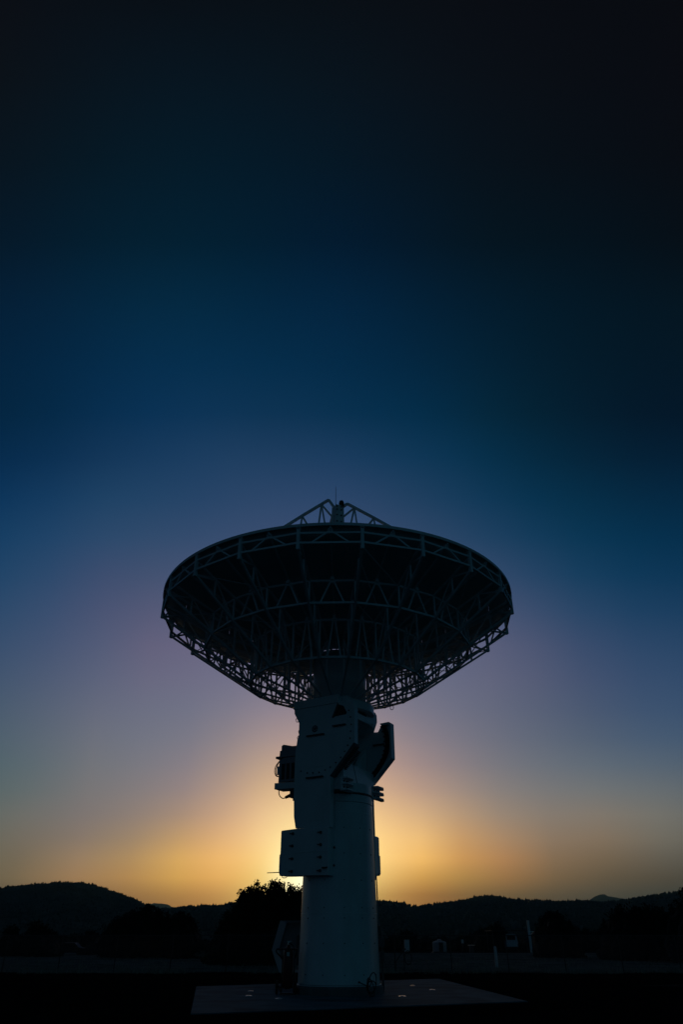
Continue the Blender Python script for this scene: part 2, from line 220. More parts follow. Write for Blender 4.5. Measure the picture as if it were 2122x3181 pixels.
 [(0.0051,0.0119,0.0156), (0.0064,0.0149,0.0195), (0.0209,0.0266,0.0258), (0.0429,0.0428,0.0359), (0.0658,0.0637,0.0535), (0.0891,0.0891,0.0787), (0.0973,0.1042,0.1015), (0.0814,0.1003,0.1168), (0.0593,0.0876,0.1242), (0.0402,0.0730,0.1258), (0.0288,0.0611,0.1209), (0.0217,0.0521,0.1120), (0.0142,0.0434,0.0998), (0.0064,0.0339,0.0844), (0.0018,0.0258,0.0682), (0.0003,0.0196,0.0528), (0.0003,0.0141,0.0379), (0.0003,0.0088,0.0238), (0.0003,0.0056,0.0150), (0.0004,0.0054,0.0129), (0.0006,0.0051,0.0105), (0.0012,0.0029,0.0052), (0.0018,0.0023,0.0039), (0.0021,0.0022,0.0035), (0.0024,0.0022,0.0032), (0.0019,0.0018,0.0026)],
]
GLOW_DIR = azel(960, 2735)
GLOWS = [(1.5, 1., (0.4200, 0.4000, 0.5800)), (3.2, 1., (0.1768, 0.5952, 0.2211)), (6.0, 1., (0.4948, 0.1483, 0.0000)), (9.5, 1., (0.3902, 0.2006, 0.0669))]

def make_world():
    w = bpy.data.worlds.new("World"); sc.world = w; w.use_nodes = True
    nt = w.node_tree; n = nt.nodes; l = nt.links; bg = n['Background']; bg.inputs['Strength'].default_value = 1.0
    tc = n.new('ShaderNodeTexCoord')
    sep = n.new('ShaderNodeSeparateXYZ'); l.new(tc.outputs['Generated'], sep.inputs[0])
    def math_(op, a, b=None, c=None, clamp=False):
        q = n.new('ShaderNodeMath'); q.operation = op; q.use_clamp = clamp
        for i, x in enumerate((a, b, c)):
            if x is None: continue
            if isinstance(x, (int, float)): q.inputs[i].default_value = x
            else: l.new(x, q.inputs[i])
        return q.outputs[0]
    X, Y, Z = sep.outputs
    el = math_('DIVIDE', math_('ADD', math_('MULTIPLY', math_('ARCTAN2', Z, Y), 180 / math.pi), 2.), 92.)
    az = math_('MULTIPLY', math_('ARCSINE', X), 180 / math.pi)
    def ramp(vals):             # colour by height above the horizon, from level to overhead
        r = n.new('ShaderNodeValToRGB'); l.new(el, r.inputs['Fac']); cr = r.color_ramp
        while len(cr.elements) < len(vals): cr.elements.new(1.)
        for e_, p_, v_ in zip(cr.elements, SKY_V, vals): e_.position = (p_ + 2.) / 92.; e_.color = (*v_, 1)
        return r.outputs['Color']
    def mix(f, a, b):
        q = n.new('ShaderNodeMix'); q.data_type = 'RGBA'
        if isinstance(f, (int, float)): q.inputs['Factor'].default_value = f
        else: l.new(f, q.inputs['Factor'])
        for s_, x in (('A', a), ('B', b)):
            if isinstance(x, tuple): q.inputs[s_].default_value = (*x, 1)
            else: l.new(x, q.inputs[s_])
        return q.outputs['Result']
    def add(a, b):
        q = n.new('ShaderNodeMix'); q.data_type = 'RGBA'; q.blend_type = 'ADD'; q.inputs['Factor'].default_value = 1; q.clamp_result = False
        l.new(a, q.inputs['A']); l.new(b, q.inputs['B']); return q.outputs['Result']
    front = ramp(SKY_COL[0])
    for i in range(1, len(SKY_H)):      # and by bearing away from the sunset
        f = n.new('ShaderNodeMapRange'); f.clamp = True; l.new(az, f.inputs['Value'])
        f.inputs['From Min'].default_value = SKY_H[i - 1]; f.inputs['From Max'].default_value = SKY_H[i]
        front = mix(f.outputs['Result'], front, ramp(SKY_COL[i]))
    t = math_('DIVIDE', math_('ADD', az, 12.), 24., clamp=True)
    # the half of the sky away from the sunset: even dusk blue
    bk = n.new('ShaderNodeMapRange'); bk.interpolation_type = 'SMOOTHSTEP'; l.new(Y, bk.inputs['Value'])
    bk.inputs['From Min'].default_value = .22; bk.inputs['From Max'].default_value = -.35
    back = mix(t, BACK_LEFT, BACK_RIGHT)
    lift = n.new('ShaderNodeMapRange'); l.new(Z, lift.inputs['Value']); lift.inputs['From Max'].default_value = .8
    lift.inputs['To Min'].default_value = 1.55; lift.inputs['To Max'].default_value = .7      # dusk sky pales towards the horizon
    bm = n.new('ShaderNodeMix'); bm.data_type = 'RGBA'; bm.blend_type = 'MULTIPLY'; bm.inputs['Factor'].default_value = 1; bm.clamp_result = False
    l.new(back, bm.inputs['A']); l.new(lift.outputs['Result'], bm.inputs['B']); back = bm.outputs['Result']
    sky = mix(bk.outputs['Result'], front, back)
    # glow round the place where the sun has gone down
    vd = n.new('ShaderNodeVectorMath'); vd.operation = 'DOT_PRODUCT'; l.new(tc.outputs['Generated'], vd.inputs[0])
    a_, e_ = GLOW_DIR; vd.inputs[1].default_value = (math.sin(a_) * math.cos(e_), math.cos(a_) * math.cos(e_), math.sin(e_))
    for sig, amp, colr in GLOWS:
        g = math_('EXPONENT', math_('MULTIPLY', math_('SUBTRACT', vd.outputs['Value'], 1.), 1 / R(sig) ** 2))
        gm = n.new('ShaderNodeMix'); gm.data_type = 'RGBA'; gm.blend_type = 'MULTIPLY'; gm.inputs['Factor'].default_value = 1
        gm.inputs['A'].default_value = (*[c * amp for c in colr], 1); l.new(g, gm.inputs['B'])
        sky = add(sky, gm.outputs['Result'])
    # a little of the physical sky as well
    st = n.new('ShaderNodeTexSky'); st.sky_type = 'NISHITA'; st.sun_disc = False
    st.sun_elevation = SUN_EL; st.sun_rotation = SUN_AZ; st.dust_density = 1.5
    sm = n.new('ShaderNodeMix'); sm.data_type = 'RGBA'; sm.blend_type = 'MULTIPLY'; sm.inputs['Factor'].default_value = 1
    sm.inputs['B'].default_value = (.0006, .0006, .0006, 1); l.new(st.outputs['Color'], sm.inputs['A'])
    sky = add(sky, sm.outputs['Result'])
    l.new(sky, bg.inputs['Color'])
    s = bpy.data.lights.new("sun", 'SUN'); so = bpy.data.objects.new("sun", s); C.objects.link(so)
    s.energy = SUN_POWER; s.angle = R(.55); s.color = (1, .62, .32)
    dirv = Vector((math.sin(SUN_AZ) * math.cos(SUN_EL), math.cos(SUN_AZ) * math.cos(SUN_EL), math.sin(SUN_EL)))
    so.rotation_euler = dirv.to_track_quat('Z', 'Y').to_euler(); so.location = (-2, 60, 30)
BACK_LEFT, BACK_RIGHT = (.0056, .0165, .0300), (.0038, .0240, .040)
SUN_POWER = .4
HAZE = 5.5e-5
make_world()
sc.view_settings.view_transform = 'Standard'; sc.view_settings.look = 'None'
sc.view_settings.exposure = 0; sc.view_settings.gamma = 1

# ================================================================== the radio telescope
TX, TY = -.1, 32.1
TEL = thing('radio_telescope', (TX, TY, 0), 'large white dish antenna pointing straight up on its tall steel pedestal', 'radio telescope')
T0 = Vector((TX, TY, 0))
def tloc(r, th, z): return T0 + Vector((r * math.sin(th), -r * math.cos(th), z))

# --- pedestal
b = MB(); b.lathe(T0, [(1.60, .30), (1.597, .34), (1.43, 6.62), (1.43, 6.64)], 72, cap=True)
PED = b.build('pedestal', 'white', TEL, smooth=False)
for p in PED.data.polygons: p.use_smooth = abs(p.normal.z) < .5
b = MB(); b.lathe(T0, [(1.61, .262), (1.645, .262), (1.645, .292), (1.61, .292)], 72, cap=False)
b.build('base_ring', 'steel', PED, smooth=True)
for z in (2.62, 6.25):
    b = MB(); b.lathe(T0, [(1.60 - .0265 * z + .012, z - .012), (1.60 - .0265 * z + .014, z), (1.60 - .0265 * z + .012, z + .012)], 72, cap=False)
    b.build('weld_band', 'steel', PED, smooth=True)
b = MB(); b.lathe(T0, [(1.74, .0), (1.72, .2), (1.66, .262), (1.60, .262)], 72); b.build('plinth', 'plinth', PED, smooth=False)
b = MB(); b.lathe(T0, [(1.40, 6.64), (1.445, 6.66), (1.445, 6.94), (1.40, 6.96)], 72); b.build('pedestal_collar', 'white', TEL, smooth=False)
b = MB(); b.lathe(T0, [(1.34, 6.955), (1.34, 7.05)], 72); b.build('azimuth_bearing', 'gear', TEL, smooth=False)
def bolt_mesh(r=.035, h=.04):
    m = MB(); m.lathe((0, 0, 0), [(r, 0), (r, h * .6), (r * .7, h)], 8); return m
bolt0 = None
def add_bolt(par, world, nrm, r=1., name='bolt'):
    global bolt0
    if bolt0 is None:
        o = bolt_mesh().build(name, 'bolt', par, org=(0, 0, 0)); bolt0 = o
    else:
        o = bolt0.copy(); C.objects.link(o); o.parent = par; o.name = name
    o.location = Vector(world) - ORG[par.name]; o.rotation_mode = 'QUATERNION'
    o.rotation_quaternion = Vector(nrm).to_track_quat('Z', 'Y'); o.scale = (r, r, r)
    return o
for k, z in enumerate((.62, 1.62, 2.45, 2.8, 3.75, 4.7, 5.65)):
    for th in (-52, -22, 8, 36, 62):
        rr = 1.60 - .0265 * (z - .3); a = R(th)
        add_bolt(PED, tloc(rr, a, z), (math.sin(a), -math.cos(a), 0), .62)

# conduit and boxes on the right-hand flank of the pedestal
b = MB(); a = R(100)
b.tube(smoothcurve([tloc(1.6, a, 2.3), tloc(1.68, a, 2.15), tloc(1.74, a, 1.7), tloc(1.75, a, .9), tloc(1.76, a, .02)], 6), .045, 8)
CON = b.build('conduit', 'pipe', PED, smooth=True)
b = MB()
for z, w in ((1.62, .2), (1.18, .16)): b.box(tloc(1.74, a, z), (w, .3, .3))
b.build('junction_box', 'shade', CON, bevel=.01)
b = MB(); b.tube([tloc(1.50 - .0 * 1, R(84), 6.55), tloc(1.545, R(85), 4.0), tloc(1.60, R(86), 2.2)], .026, 8); b.build('edge_glint_pipe', 'cap', PED, smooth=True)  # bright pipe added to imitate the glow's highlight along the pedestal edge
# slim cable tray up the far right side of the pedestal
b = MB(); b.beam(tloc(1.47, R(112), 6.6), tloc(1.62, R(112), 2.0), .07, .1); b.build('cable_tray', 'white', PED)

# --- turning head: frame rotated 30 degrees (near arm faces left of the camera)
U = Vector((math.cos(R(30)), -.5, 0)); N = Vector((-.5, -math.cos(R(30)), 0)); Zv = Vector((0, 0, 1))
FN = (T0, U, Zv, N)            # plates facing the near side, (u, z) polygons
FU = (T0, N, Zv, U)            # plates facing the right flank, (s, z) polygons
def fp(u, s, z): return T0 + U * u + N * s + Zv * z

arm_out = [(-1.33, 10.62), (-1.31, 10.42), (-1.05, 9.98), (-1.04, 9.45), (-1.12, 9.22), (-1.2, 8.7), (-1.2, 6.9), (-1.16, 6.1), (-1.06, 5.66),
           (.62, 5.60), (.62, 7.60), (1.79, 8.74), (1.81, 10.25), (1.7, 10.62)]
b = MB(); b.prism(arm_out, FN, 1.50, 1.80); ARM = b.build('yoke_arm', 'white', TEL, bevel=.012)
# plates and ledges on it
for u0, u1, z in ((-.59, .29, 9.31), (.73, 1.37, 9.58), (-.57, .27, 7.56)):
    b = MB(); b.prism([(u0, z), (u1, z), (u1, z + .05), (u0, z + .05)], FN, 1.8, 1.9); b.build('drip_ledge', 'dark', ARM)
for u0, u1, z0, z1 in ((-.66, .34, 8.0, 9.27), (-.66, .34, 5.9, 7.5), (.67, 1.42, 8.55, 9.54)):
    b = MB(); b.prism([(u0, z0), (u1, z0), (u1, z1), (u0, z1)], FN, 1.795, 1.808); b.build('cover_plate', 'white', ARM, bevel=.004)
b = MB(); b.prism([(.78, 10.02), (1.0, 10.52), (1.26, 10.42), (1.42, 10.12), (1.38, 10.04)], FN, 1.79, 1.812); b.build('recess_shade_plate', 'black', ARM)  # black plate in place of a recess, its shade put into the colour
b = MB(); b.prism([(.70, 9.98), (.80, 10.0), (1.03, 10.5), (.98, 10.58)], FN, 1.8, 1.86); b.build('port_hood', 'shade', ARM)
b = MB(); c0 = fp(-.20, 1.805, 9.62); vt = N
b.tube([c0 + U * .13 * math.cos(k * math.pi / 10) + Zv * .13 * math.sin(k * math.pi / 10) for k in range(20)], .018, 6, closed=True)
for k in range(4): dv = (U * math.cos(k * math.pi / 4) + Zv * math.sin(k * math.pi / 4)) * .13; b.beam(c0 - dv, c0 + dv, .022)
b.build('round_vent', 'dark', ARM)
for (u, z) in [(1.52, 10.19), (1.61, 9.89), (1.64, 9.57), (1.61, 9.29), (1.58, 9.0), (1.46, 8.72), (1.31, 8.49), (1.12, 8.26), (.88, 8.08), (.61, 7.92), (.36, 7.83), (.06, 7.77), (-.25, 7.77), (-.54, 7.8), (-.86, 7.9)]:
    add_bolt(ARM, fp(u, 1.80, z), N, .9)
# flange along the sloping lower edge of the arm, with the toothed rack under it
b = MB(); b.prism([(.60, 7.56), (.72, 7.56), (1.84, 8.64), (1.83, 8.77), (1.76, 8.79)], FN, 1.48, 1.83); b.build('edge_flange', 'shade', ARM)
b = MB(); p0, p1 = fp(.80, 1.36, 7.62), fp(1.78, 1.36, 8.55); dv = p1 - p0
for k in range(18): q = p0 + dv * (k / 18); b.beam(q, q + dv * .03, .2, .07)
b.build('toothed_rack', 'gear', ARM)
# left edge hooks
for u, z, w in ((-1.22, 10.2, .16), (-1.10, 9.66, .1), (-1.16, 9.38, .09)):
    b = MB(); b.tube([fp(u, 1.62, z + .1), fp(u - w * .8, 1.62, z + .02), fp(u - w * .5, 1.62, z - .1), fp(u + .1, 1.62, z - .12)], .018, 6)
    b.build('lifting_hook', 'dark', ARM)

# lower cabinet hanging in front of the pedestal
b = MB(); b.prism([(-1.74, 3.93), (.56, 3.88), (.56, 5.62), (-1.0, 5.64), (-1.72, 5.61), (-1.75, 5.56), (-1.75, 4.72), (-1.79, 4.70), (-1.79, 4.1)], FN, 1.22, 1.83)
CAB = b.build('counterweight_box', 'white', TEL, bevel=.015)
b = MB(); b.prism([(-1.72, 4.74), (.55, 4.74), (.55, 4.76), (-1.72, 4.76)], FN, 1.83, 1.84); b.build('lid_seam', 'steel', CAB)
b0 = None
for (u, z) in [(-1.15, 5.46), (.20, 5.43), (-1.16, 5.0), (.20, 4.98), (-1.15, 4.53), (.20, 4.53), (-1.15, 4.07), (.19, 4.05)]:
    m = MB(); m.cyl(fp(u, 1.83, z), fp(u, 1.88, z), .06, .05, 10); m.beam(fp(u - .14, 1.87, z + .01), fp(u + .03, 1.87, z), .025, .04)
    m.build('latch', 'bolt', CAB)
b = MB(); b.tube(smoothcurve([fp(.30, 1.83, 4.16), fp(.34, 1.9, 4.14), fp(.48, 1.9, 4.14), fp(.51, 1.83, 4.16)], 4), .03, 6); b.build('handle', 'bolt', CAB)
for z in (4.9, 4.25): add_bolt(CAB, fp(.56, 1.4, z), U, 1.3)
b = MB(); b.cyl(fp(-1.74, 1.7, 4.06), fp(-1.86, 1.68, 4.07), .06, .03, 8); b.cyl(fp(-1.84, 1.7, 4.07), fp(-2.45, 1.7, 4.075), .018, .014, 6)
b.tube(smoothcurve([fp(-1.72, 1.7, 3.94), fp(-1.66, 1.7, 3.87), fp(-1.5, 1.7, 3.87), fp(-1.44, 1.7, 3.94)], 5), .014, 6)
b.build('whip_aerial', 'pipe', CAB, smooth=True)

# far arm and its cabinet
far_out = [(-1.25, 10.5), (-1.2, 6.0), (-1.06, 5.58), (.76, 5.55), (.76, 7.72), (.95, 8.1), (.95, 9.9), (.6, 10.5)]
b = MB(); b.prism(far_out, FN, -1.86, -1.56); FARM = b.build('yoke_arm', 'white', TEL, bevel=.012)
b = MB(); b.prism([(-1.7, 4.02), (.93, 4.06), (.98, 4.14), (.98, 4.82), (.94, 4.84), (.94, 5.54), (.86, 5.60), (-1.7, 5.60)], FN, -1.9, -1.35)
FCAB = b.build('counterweight_box', 'white', TEL, bevel=.015)
b = MB(); b.box(fp(.72, -1.6, 3.97), (.3, .2, .14)); b.box(fp(.80, -1.6, 4.0), (.2, .2, .1)); b.build('cable_gland', 'dark', FCAB)

# elevation wheel: sector plate with a rack and rim flange
wheel = [(-.3, 9.2), (.2, 10.02), (.87, 9.93), (1.01, 9.99), (1.3, 9.97), (1.5, 10.27), (1.95, 10.29), (2.04, 10.23), (2.04, 8.70), (1.0, 7.70), (.6, 7.75)]
b = MB(); b.prism(wheel, FN, -1.52, -1.36); WH = b.build('elevation_sector', 'white', TEL)
b = MB(); rim_o = [(1.5, 10.3), (1.97, 10.32), (2.06, 10.25), (2.06, 8.69), (.99, 7.66), (1.0, 7.78), (1.98, 8.74), (1.98, 10.2), (1.55, 10.22)]
b.prism(rim_o, FN, -1.52, -1.18); b.build('rim_flange', 'white', WH)
arc = smoothcurve([(1.60, 10.30, 0), (1.78, 9.72, 0), (1.77, 9.16, 0), (1.55, 8.65, 0), (1.0, 8.03, 0)], 8)
b = MB(); w = .09
lo = []; hi = []
for i, p in enumerate(arc):
    d = (arc[min(i + 1, len(arc) - 1)] - arc[max(i - 1, 0)]).normalized(); nn = Vector((-d.y, d.x, 0)) * w
    lo.append((p.x - nn.x, p.y - nn.y)); hi.append((p.x + nn.x, p.y + nn.y))
for i in range(len(arc) - 1): b.prism([lo[i], lo[i + 1], hi[i + 1], hi[i]], FN, -1.36, -1.27)
b.build('gear_rack', 'gear', WH)
for i in range(2, len(arc) - 1, 3):
    p = arc[i]; add_bolt(WH, fp(p.x - .17, -1.36, p.y), N, 1.1)
b = MB(); b.prism([(1.05, 9.35), (1.62, 9.35), (1.62, 9.41), (1.05, 9.41)], FN, -1.36, -1.27); b.build('drip_ledge', 'dark', WH)

# turntable between the arms
b = MB(); b.prism([(1.48, 7.08), (1.48, 8.12), (.69, 8.17), (-.43, 8.17), (-1.30, 8.09), (-1.30, 7.08)], FU, -1.15, 1.07); TT = b.build('turntable', 'white', TEL, bevel=.02)
b = MB(); b.prism([(.62, 8.16), (.66, 8.16), (.14, 7.1), (.10, 7.1)], FU, 1.07, 1.078); b.build('panel_seam', 'dark', TT)
b = MB(); b.prism([(.10, 7.22), (-.18, 7.22), (-.18, 7.30), (.10, 7.30)], FU, 1.07, 1.1); b.build('maker_plate', 'dark', TT)
b = MB(); b.lathe(T0, [(1.36, 7.03), (1.44, 7.04), (1.44, 7.4), (1.2, 7.42)], 64); b.build('base_skirt', 'white', TT)
# gussets above the turntable under the elevation axis
b = MB(); b.prism([(1.46, 8.12), (1.46, 9.0), (1.1, 9.15), (-.1, 8.17)], FU, .55, .70); b.prism([(-.2, 8.17), (-1.30, 9.3), (-1.30, 8.1)], FU, .55, .70)
b.build('gusset', 'white', TT)
b = MB(); b.prism([(1.42, 8.16), (1.42, 10.2), (-1.34, 10.2), (-1.34, 8.16)], FU, -.95, .25); b.build('gearbox_housing', 'white', TEL, bevel=.02)
# finned cable brackets on the flank
FH_ = (T0, N, U, Zv)           # level plates, (s, u) polygons
for s0, s1, z0 in ((1.72, .86, 6.98), (-1.0, -2.0, 7.02)):
    m = MB(); ln = s1 - s0
    for k in range(3):
        z = z0 + k * .235; m.prism([(s0, 1.05), (s0, 1.40), (s0 + ln * .55, 1.40), (s0 + ln * .92, 1.24), (s1, 1.16), (s1, 1.05)], FH_, z, z + .055)
    m.prism([(s0, z0 + .02), (s0 + ln * .72, z0 + .02), (s0 + ln * .72, z0 + .5), (s0, z0 + .5)], FU, 1.075, 1.14)
    o = m.build('cable_bracket', 'steel', TEL)
    for ss in (.14, .42, .56):
        for z in (.14, .375): add_bolt(o, fp(1.14, s0 + ln * ss, z0 + z), U, 1.2)

# crosshead with bearing housing below the hub
b = MB(); b.prism([(1.5, 10.12), (1.5, 10.98), (-.45, 10.84), (-1.2, 10.84), (-1.34, 10.74), (-1.36, 10.42), (-1.0, 9.86), (-.9, 10.06), (-.5, 10.12)], FU, -1.2, 1.28)
XH = b.build('crosshead', 'white', TEL, bevel=.02)
cz = fp(1.28, .35, 10.34)
b = MB(); pts = [(.35 + .62 * math.cos(t_ * math.pi / 16), 10.40 + .36 * math.sin(t_ * math.pi / 16)) for t_ in range(17)]
b.prism(pts, FU, 1.27, 1.295); b.build('opening_shade_plate', 'black', XH)  # flat black plate, darkness inside the bearing opening put into its colour
b = MB()
for k in range(5): b.prism([(-.1 + k * .2, 10.41), (-.04 + k * .2, 10.41), (-.04 + k * .2, 10.66), (-.1 + k * .2, 10.66)], FU, 1.295, 1.32)
b.build('bearing_fin', 'shade', XH)
b = MB(); b.prism([(1.2, 10.12), (-.62, 10.12), (-.66, 10.2), (-.95, 10.2), (-.95, 10.38), (1.2, 10.40)], FU, 1.28, 1.33); b.build('guard_plate', 'steel', XH)
# cap block that carries the hub
b = MB(); b.prism([(-1.35, 10.60), (.98, 10.60), (.98, 10.98), (-1.33, 10.96)], FN, -1.5, 1.83)
CAPB = b.build('cap_block', 'white', TEL, bevel=.02)
b = MB(); b.lathe(T0, [(1.5, 10.5), (1.62, 10.56), (1.62, 10.9), (1.45, 11.02), (1.2, 11.04)], 56); b.build('hub_flange', 'white', TEL, smooth=False)
b = MB(); b.lathe(T0, [(1.26, 10.95), (1.26, 13.36)], 56); HUB = b.build('hub', 'white', TEL, smooth=False)
for p in HUB.data.polygons: p.use_smooth = abs(p.normal.z) < .5

# equipment on the left flank: drive cabinet on a bracket shelf
ex = .95
b = MB(); b.prism([(-2.62, 7.40), (-1.1, 7.34), (-1.1, 7.60), (-2.62, 7.66)], FN, ex - .4, ex + .3); DRV = b.build('drive_shelf', 'white', TEL, bevel=.01)
b = MB(); b.prism([(-2.47, 7.68), (-1.2, 7.66), (-1.2, 8.72), (-2.2, 8.74), (-2.38, 8.66), (-2.46, 8.5)], FN, ex - .35, ex + .25); b.build('drive_cabinet', 'grey', DRV, bevel=.03)
b = MB()
for k in range(3): b.prism([(-2.3 + k * .26, 7.78), (-2.13 + k * .26, 7.78), (-2.13 + k * .26, 8.45), (-2.3 + k * .26, 8.45)], FN, ex + .25, ex + .262)
b.build('cabinet_grille', 'black', DRV)
b = MB(); b.prism([(-2.55, 8.74), (-1.2, 8.72), (-1.2, 8.78), (-2.63, 8.80), (-2.63, 8.70)], FN, ex - .38, ex + .3)
b.prism([(-2.5, 8.78), (-1.2, 8.76), (-1.2, 9.02), (-2.48, 9.06)], FN, ex - .3, ex + .2)
b.prism([(-2.40, 9.04), (-1.2, 9.0), (-1.2, 9.18), (-1.8, 9.2), (-2.3, 9.32), (-2.40, 9.27)], FN, ex - .3, ex + .2); b.build('drive_hood', 'grey', DRV, bevel=.015)
b = MB(); b.beam(fp(-2.59, ex, 7.5), fp(-2.59, ex, 8.75), .055); b.beam(fp(-2.59, ex, 8.35), fp(-2.42, ex, 8.62), .05); b.beam(fp(-2.62, ex, 8.22), fp(-2.4, ex, 8.22), .3, .36, up=(0, 0, 1))
b.build('shelf_frame', 'white', DRV)
b = MB()
for off in (0, .07):
    b.tube(smoothcurve([fp(-2.60, ex, 8.68), fp(-2.74 - off, ex, 8.45), fp(-2.78 - off, ex, 8.2), fp(-2.72 - off * .6, ex, 8.03), fp(-2.58, ex, 7.98)], 6), .022, 6)
b.tube(smoothcurve([fp(-2.58, ex, 7.42), fp(-2.54, ex, 7.2), fp(-2.36, ex, 7.05), fp(-2.14, ex, 7.08), fp(-1.95, ex, 7.16)], 6), .022, 6)
b.build('cable_loop', 'black', DRV, smooth=True)
b = MB(); b.prism([(-1.85, 7.0), (-1.3, 7.0), (-1.3, 7.36), (-1.85, 7.36)], FN, ex - .2, ex + .2); b.cyl(fp(-2.2, ex, 7.07), fp(-1.85, ex, 7.16), .06, .09, 10)
b.box(fp(-1.75, ex, 6.97), (.1, .1, .14)); b.box(fp(-1.58, ex, 6.95), (.12, .1, .16)); b.build('connector_box', 'dark', DRV)
# small plates that fill the left flank of the near arm
b = MB(); b.prism([(-1.2, 6.9), (-1.12, 6.1), (-.9, 6.1), (-.9, 10.2), (-1.04, 10.0), (-1.06, 9.3)], FN, .2, 1.5); b.build('flank_plate', 'white', TEL)

# --- reflector: panels on a paraboloid
N_ = 21; SEC = 2 * math.pi / N_; DOFF = (-.1, 0, 0); T0 = T0 + Vector(DOFF)
V0, KF, RR = 13.47, .0325, 8.62
def zs(r): return V0 + KF * r * r
b = MB(); rings = [1.0, 2.56, 4.16, 5.32, 6.41, 7.49, RR]; gap = .003
for ri in range(6):
    r0, r1 = rings[ri] + gap, rings[ri + 1] - gap; ns = N_ if ri < 2 else 2 * N_
    for k in range(ns):
        a0 = 2 * math.pi * k / ns + R(6.9); a1 = 2 * math.pi * (k + 1) / ns + R(6.9)
        NA = 4 if ns == N_ else 2; NR = 3; vs = []
        for dz in (0, -.035):
            for i in range(NR + 1):
                r = r0 + (r1 - r0) * i / NR
                for j in range(NA + 1):
                    g = gap / r; a = a0 + g + (a1 - a0 - 2 * g) * j / NA
                    p = tloc(r, a, zs(r) + dz); vs.append(p)
        W = NA + 1; Hn = (NR + 1) * W; fs = []
        for i in range(NR):
            for j in range(NA):
                q = (i * W + j, i * W + j + 1, (i + 1) * W + j + 1, (i + 1) * W + j)
                fs.append(q); fs.append(tuple(x + Hn for x in reversed(q)))
        edge = [j for j in range(W)] + [(i + 1) * W - 1 for i in range(1, NR + 1)] + [NR * W + j for j in range(NA - 1, -1, -1)] + [i * W for i in range(NR - 1, 0, -1)]
        for i in range(len(edge)):
            x, y = edge[i], edge[(i + 1) % len(edge)]; fs.append((x, y, y + Hn, x + Hn))
        b.add(vs, fs)
REF = b.build('reflector', 'panel', TEL)
b = MB(); zr = zs(RR); b.lathe(T0, [(RR + .0, zr - .10), (RR + .03, zr - .10), (RR + .03, zr + .03), (RR + .0, zr + .03), (RR + .0, zr - .10)], 120, cap=False); b.build('rim_band', 'steel', REF)

# --- backing structure.  Everything local to the tower axis with x = radial
def L(r, z, y=0.): return Vector((r, y, z))
def bot(r):                    # lower chord of a rib
    pts = [(1.25, 11.06), (4.16, 11.93), (8.57, 14.87)]
    for (a, za), (c, zc) in zip(pts, pts[1:]):
        if r <= c: return za + (zc - za) * (r - a) / (c - a)
    return pts[-1][1]
def top(r): return zs(r) - .34
def rib_mesh():
    m = MB(); rs = [1.25, 2.56, 4.16, 5.32, 6.41, 7.49, 8.57]
    for a, c in zip(rs, rs[1:]):
        m.beam(L(a, top(a)), L(c, top(c)), .085, .10)
    m.beam(L(1.25, bot(1.25)), L(4.16, bot(4.16)), .085, .07); m.beam(L(4.16, bot(4.16)), L(8.57, bot(8.57)), .10, .10)
    return m
def web_mesh():
    m = MB(); rs = [2.56, 4.16, 5.32, 6.41, 7.49]
    for r in rs: m.beam(L(r, bot(r)), L(r, top(r)), .072)
    allr = [1.25] + rs + [8.57]
    for i, (a, c) in enumerate(zip(allr, allr[1:])):
        if a >= 4: m.beam(L(a, bot(a)), L(c, top(c)), .05) if i % 2 == 0 else m.beam(L(a, top(a)), L(c, bot(c)), .05)
        elif a > 2: m.beam(L(a, top(a)), L(c, bot(c)), .055)
    m.beam(L(8.49, bot(8.49)), L(7.49, top(7.49)), .05)
    return m
def post_mesh():
    m = MB(); m.beam(L(8.57, 14.79), L(8.57, zs(8.57) - .1), .13, .12, up=(1, 0, 0)); m.box(L(8.55, zs(8.57) - .1), (.16, .18, .12)); m.box(L(8.53, bot(8.53)), (.13, .15, .14)); return m
TH0 = R(6.9)
rib0 = None
for k in range(N_):
    rz = TH0 + k * SEC - R(90)
    if rib0 is None:
        rib0 = rib_mesh().build('rib', 'steel', TEL, org=(0, 0, 0)); rib0.rotation_euler = (0, 0, rz); rib0.location = DOFF
        web0 = web_mesh().build('rib_web', 'steel', rib0, org=(0, 0, 0)); post0 = post_mesh().build('rim_post', 'steel', rib0, org=(0, 0, 0))
    else:
        c = copy_obj(rib0, TEL, DOFF, rz); copy_obj(web0, c); copy_obj(post0, c)
# light purlin under the panels at mid-bay, with pads
def purlin():
    m = MB(); rs = [1.25, 2.56, 4.16, 5.32, 6.41, 7.49, 8.59]
    for a, c in zip(rs, rs[1:]): m.beam(L(a, zs(a) - .12), L(c, zs(c) - .12), .06, .12)
    for r, zt in ((4.11, 13.68), (6.34, 14.53), (8.46, 15.68)):
        m.beam(L(r, zs(r) - .1), L(r, zt - .05), .11, .11); m.box(L(r, zt), (.16, .16, .1))
    return m
p0 = None
for k in range(N_):
    rz = TH0 + SEC / 2 + k * SEC - R(90)
    if p0 is None: p0 = purlin().build('panel_rib', 'steel', TEL, org=(0, 0, 0)); p0.rotation_euler = (0, 0, rz); p0.location = DOFF
    else: copy_obj(p0, TEL, DOFF, rz)
